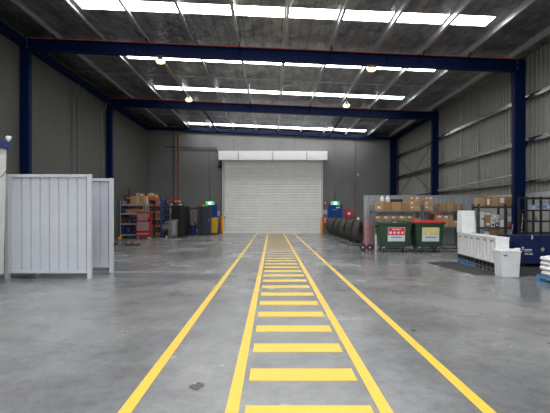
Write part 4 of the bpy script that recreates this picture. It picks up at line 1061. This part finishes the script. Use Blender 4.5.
# dark cabinet
cx1 = -5.69
t = thing('storage_cabinet', 'tall dark olive storage cabinet standing side-on near the back wall', 'cabinet', (cx1-.28, 26.8, 0))
MB().box(-.28, .28, 0, 3.0, .05, 1.98, .012).build('cabinet_body', 'cabinet', t)
for a in (.03, 1.01, 1.99): MB().box(.28, .292, a, a+.96, .09, 1.94, .006).build('door', 'cabinet', t)
for a in (-.265, .005): 
    o = MB().box(a, a+.26, -.018, 0, .09, 1.94, .006).build('door', 'cabinet', t); MB().box(a+.1, a+.12, -.04, -.018, .95, 1.1).build('handle', 'galv_dull', o)
MB().box(-.26,.26,.03,2.95,0,.05).build('plinth', 'black', t)
# frame on top with lamps, orange toolbox
t = thing('roof_rack_bar', 'black bar frame with two pale lamps on top of the dark cabinet', 'frame', (-5.95, 26.95, 1.98))
MB().box(-.42,.30,0,.05,.16,.22).box(-.42,.30,.5,.55,.16,.22).box(-.28,-.24,0,.55,0,.2).box(.24,.28,0,.55,0,.2).build('frame', 'black', t)
for sx in (-.33, .22): tag(MB().box(sx-.06,sx+.06,-.04,.03,.03,.13,.02).build('lamp_head', 'can', t), 'pale lamp')
t = thing('tool_case', 'orange tool case lying on the black bar frame', 'tool case', (-5.97, 27.2, 2.2))
MB().box(-.18,.18,-.12,.14,0,.11,.02).build('case_body', 'orange_y', t); MB().box(-.06,.06,-.14,-.12,.03,.06).build('handle', 'black_plastic', t)
# red hose coil on grey post
t = thing('hose_coil', 'red hose coil hanging on a grey post in front of the black rack', 'hose', (WX(172.6,26.9), 26.15, 0))
MB().lathe([(.10,-.03),(.17,-.05),(.19,0),(.17,.05),(.10,.03)], 24, 'Y', c=(0,-.04,WZ(201.0,26.15)), closed=True).build('coil', 'red', t, smooth=True)
MB().tube((0,.03,0),(0,.03,WZ(199,26.15)), .03, 10).box(-.15,.15,-.1,.14,0,.02).build('post', 'steel_grey', t)
# bar from cabinet to locker group, slim black cabinet, slate locker
pipe('support_bar', [(-5.37, 28.6, 1.84), (WX(197.2,29.6), 29.8, 1.86)], .05, 'black', 'black horizontal bar between the dark cabinet and slim black stand', 'bar')
d = 29.6
x0, x1 = WX(197.2,d), WX(201.6,d); w = x1-x0
t = thing('tool_stand', 'slim black tool stand between blue tub and slate locker', 'stand', ((x0+x1)/2, d, 0))
MB().box(-w/2, w/2, 0, .4, .03, 2.0, .01).build('stand_body', 'black', t)
MB().box(-w/2+.03, w/2-.03, -.02, 0, .1, .9, .005).box(-w/2+.03, w/2-.03, -.02, 0, 1.0, 1.9, .005).build('door', 'black_plastic', t)
mb = MB()
for z in (1.1, 1.35, 1.6): mb.box(-w/2-.2, -w/2, .02, .08, z, z+.08, .01)
mb.box(-w/2-.26,-w/2-.18,.0,.12,.9,1.72,.02)
mb.build('side_arm', 'steel_grey', t); MB().box(-w/2-.05,w/2+.02,-.02,.42,0,.03).build('base', 'black', t)
d = 29.5
x0, x1 = WX(202.0,d), WX(210.4,d); w = x1-x0
t = thing('steel_locker', 'tall slate blue-grey locker standing left of the yellow bin', 'locker', ((x0+x1)/2, d, 0))
MB().box(-w/2, w/2, 0, .5, .05, 2.0, .008).build('locker_body', 'slate', t)
o = MB().box(-w/2+.015, w/2-.015, -.015, 0, .09, 1.97, .004).build('door', 'slate', t); MB().box(w*.3, w*.34, -.04, -.015, .95, 1.12).build('handle', 'galv', o)
MB().box(-w/2+.02,w/2-.02,.02,.48,0,.05).build('plinth', 'black', t)
o = MB().box(-.12,.30,0,.25,0,.05,.01).box(-.05,.1,.05,.2,.05,.09,.01).build('folded_cloth', 'orange_y', loc=(WX(203.3,29.6), 29.6, 2.0)); tag(o, 'small orange cloth folded on the slate locker', 'cloth')
# blue tub on floor with stuff
t = thing('waste_tub', 'dark blue round tub holding scraps right of the dark cabinet', 'tub', (WX(193.2,30.2), 30.2, 0))
MB().lathe([(.02,0),(.20,0),(.21,.02),(.26,.66),(.275,.67),(.275,.7),(.02,.7)], 24).build('tub_body', 'blue_bin', t, smooth=True)
MB().box(-.13,.02,-.08,.1,.70,.86,.03).build('scrap', 'paper', t)
tag(MB().box(.03,.16,-.1,.08,.70,.95,.03).build('scrap', 'dark_red', t), 'dark red scrap'); tag(MB().ball((0,.0,.80),.12,10).build('scrap', 'card', t), 'brown scrap')
t = thing('fire_extinguisher', 'red and white extinguisher standing behind the blue tub', 'fire extinguisher', (WX(196.0,30.6), 30.9, 0))
MB().lathe([(.02,0),(.09,0),(.09,.5),(.06,.57),(.025,.6),(.02,.6)], 16).build('cylinder', 'red', t, smooth=True)
MB().lathe([(.092,.18),(.094,.18),(.094,.4),(.092,.4)], 16, closed=True).build('band', 'paper', t); MB().box(-.08,.04,-.02,.02,.6,.66).build('valve', 'black', t)
# yellow wheelie bin
t = thing('wheelie_bin', 'yellow wheelie bin in front of the left blue door', 'wheelie bin', (WX(213.9,30.9), 31.2, 0))
MB().frustum((-.19,.19,-.24,.22), (-.24,.245,-.30,.28), .1, 1.10, .03).build('bin_body', 'yellow_bin', t)
MB().box(-.26,.265,-.34,.30,1.10,1.19,.025).build('lid', 'yellow_bin', t)
MB().tube((-.22,.33,1.12),(.22,.33,1.12),.02).build('handle', 'yellow_bin', t)
MB().tube((-.2,.22,.1),(.2,.22,.1),.015).box(-.19,.19,-.22,.2,.0,.1,.01).build('axle', 'black', t)
for sx in (-.23,.23): MB().lathe([(.02,-.03),(.09,-.03),(.1,0),(.09,.03),(.02,.03)], 18, 'X', c=(sx,.22,.1)).build('wheel', 'wheel_rubber', t, smooth=True)
t = thing('wheel_chock', 'small black curved floor piece between yellow bin and orange bollard', 'wheel chock', (WX(219.4,31.2), 31.2, 0))
mb = MB().path([(-.2,0,.03),(-.13,0,.1),(0,0,.15),(.1,0,.13),(.17,0,.04)], .035); mb.build('arch', 'black', t); MB().box(-.22,.2,-.06,.06,0,.03).build('base', 'black', t)
t = thing('platform_dolly', 'small black platform on castors beside the yellow bin', 'dolly', (WX(215.0,29.9), 29.9, 0))
MB().box(-.24,.24,-.15,.15,.1,.13,.01).build('platform', 'black_plastic', t)
for sx in (-.18,.18):
    for sy in (-.1,.1): MB().lathe([(.005,-.02),(.05,-.02),(.05,.02),(.005,.02)], 12, 'X', c=(sx, sy, .05)).build('wheel', 'wheel_rubber', t)

# ------------------------------------------------------------------ light: sky behind the open front end and through the skylights
w = bpy.data.worlds.new('daylight'); SC.world = w; w.use_nodes = True
bg = w.node_tree.nodes['Background']; bg.inputs['Color'].default_value = (.94,.97,1.0,1); bg.inputs['Strength'].default_value = 2.2
# forecourt outside the open front
struct(MB().box(-40, 40, -45, YF, -.25, -.02).build('trim_1', 'conc_dado'), 'concrete forecourt outside the open front', 'ground')

# ------------------------------------------------------------------ camera and view
cam = bpy.data.cameras.new('camera'); co = bpy.data.objects.new('camera', cam); COL.objects.link(co)
co.location = (0, 0, CH); co.rotation_euler = (PI/2, 0, 0)
cam.sensor_width = 36; cam.lens = F/550*36; cam.clip_end = 200
cam.shift_x = (275-VX)/550; cam.shift_y = (VY-206.5)/550
SC.camera = co
SC.view_settings.view_transform = 'Standard'; SC.view_settings.look = 'None'
SC.view_settings.gamma = 1; SC.view_settings.use_curve_mapping = False
SC.view_settings.exposure = 0.0
SC.cycles.use_denoising = True
SC.cycles.max_bounces = 8; SC.cycles.diffuse_bounces = 5
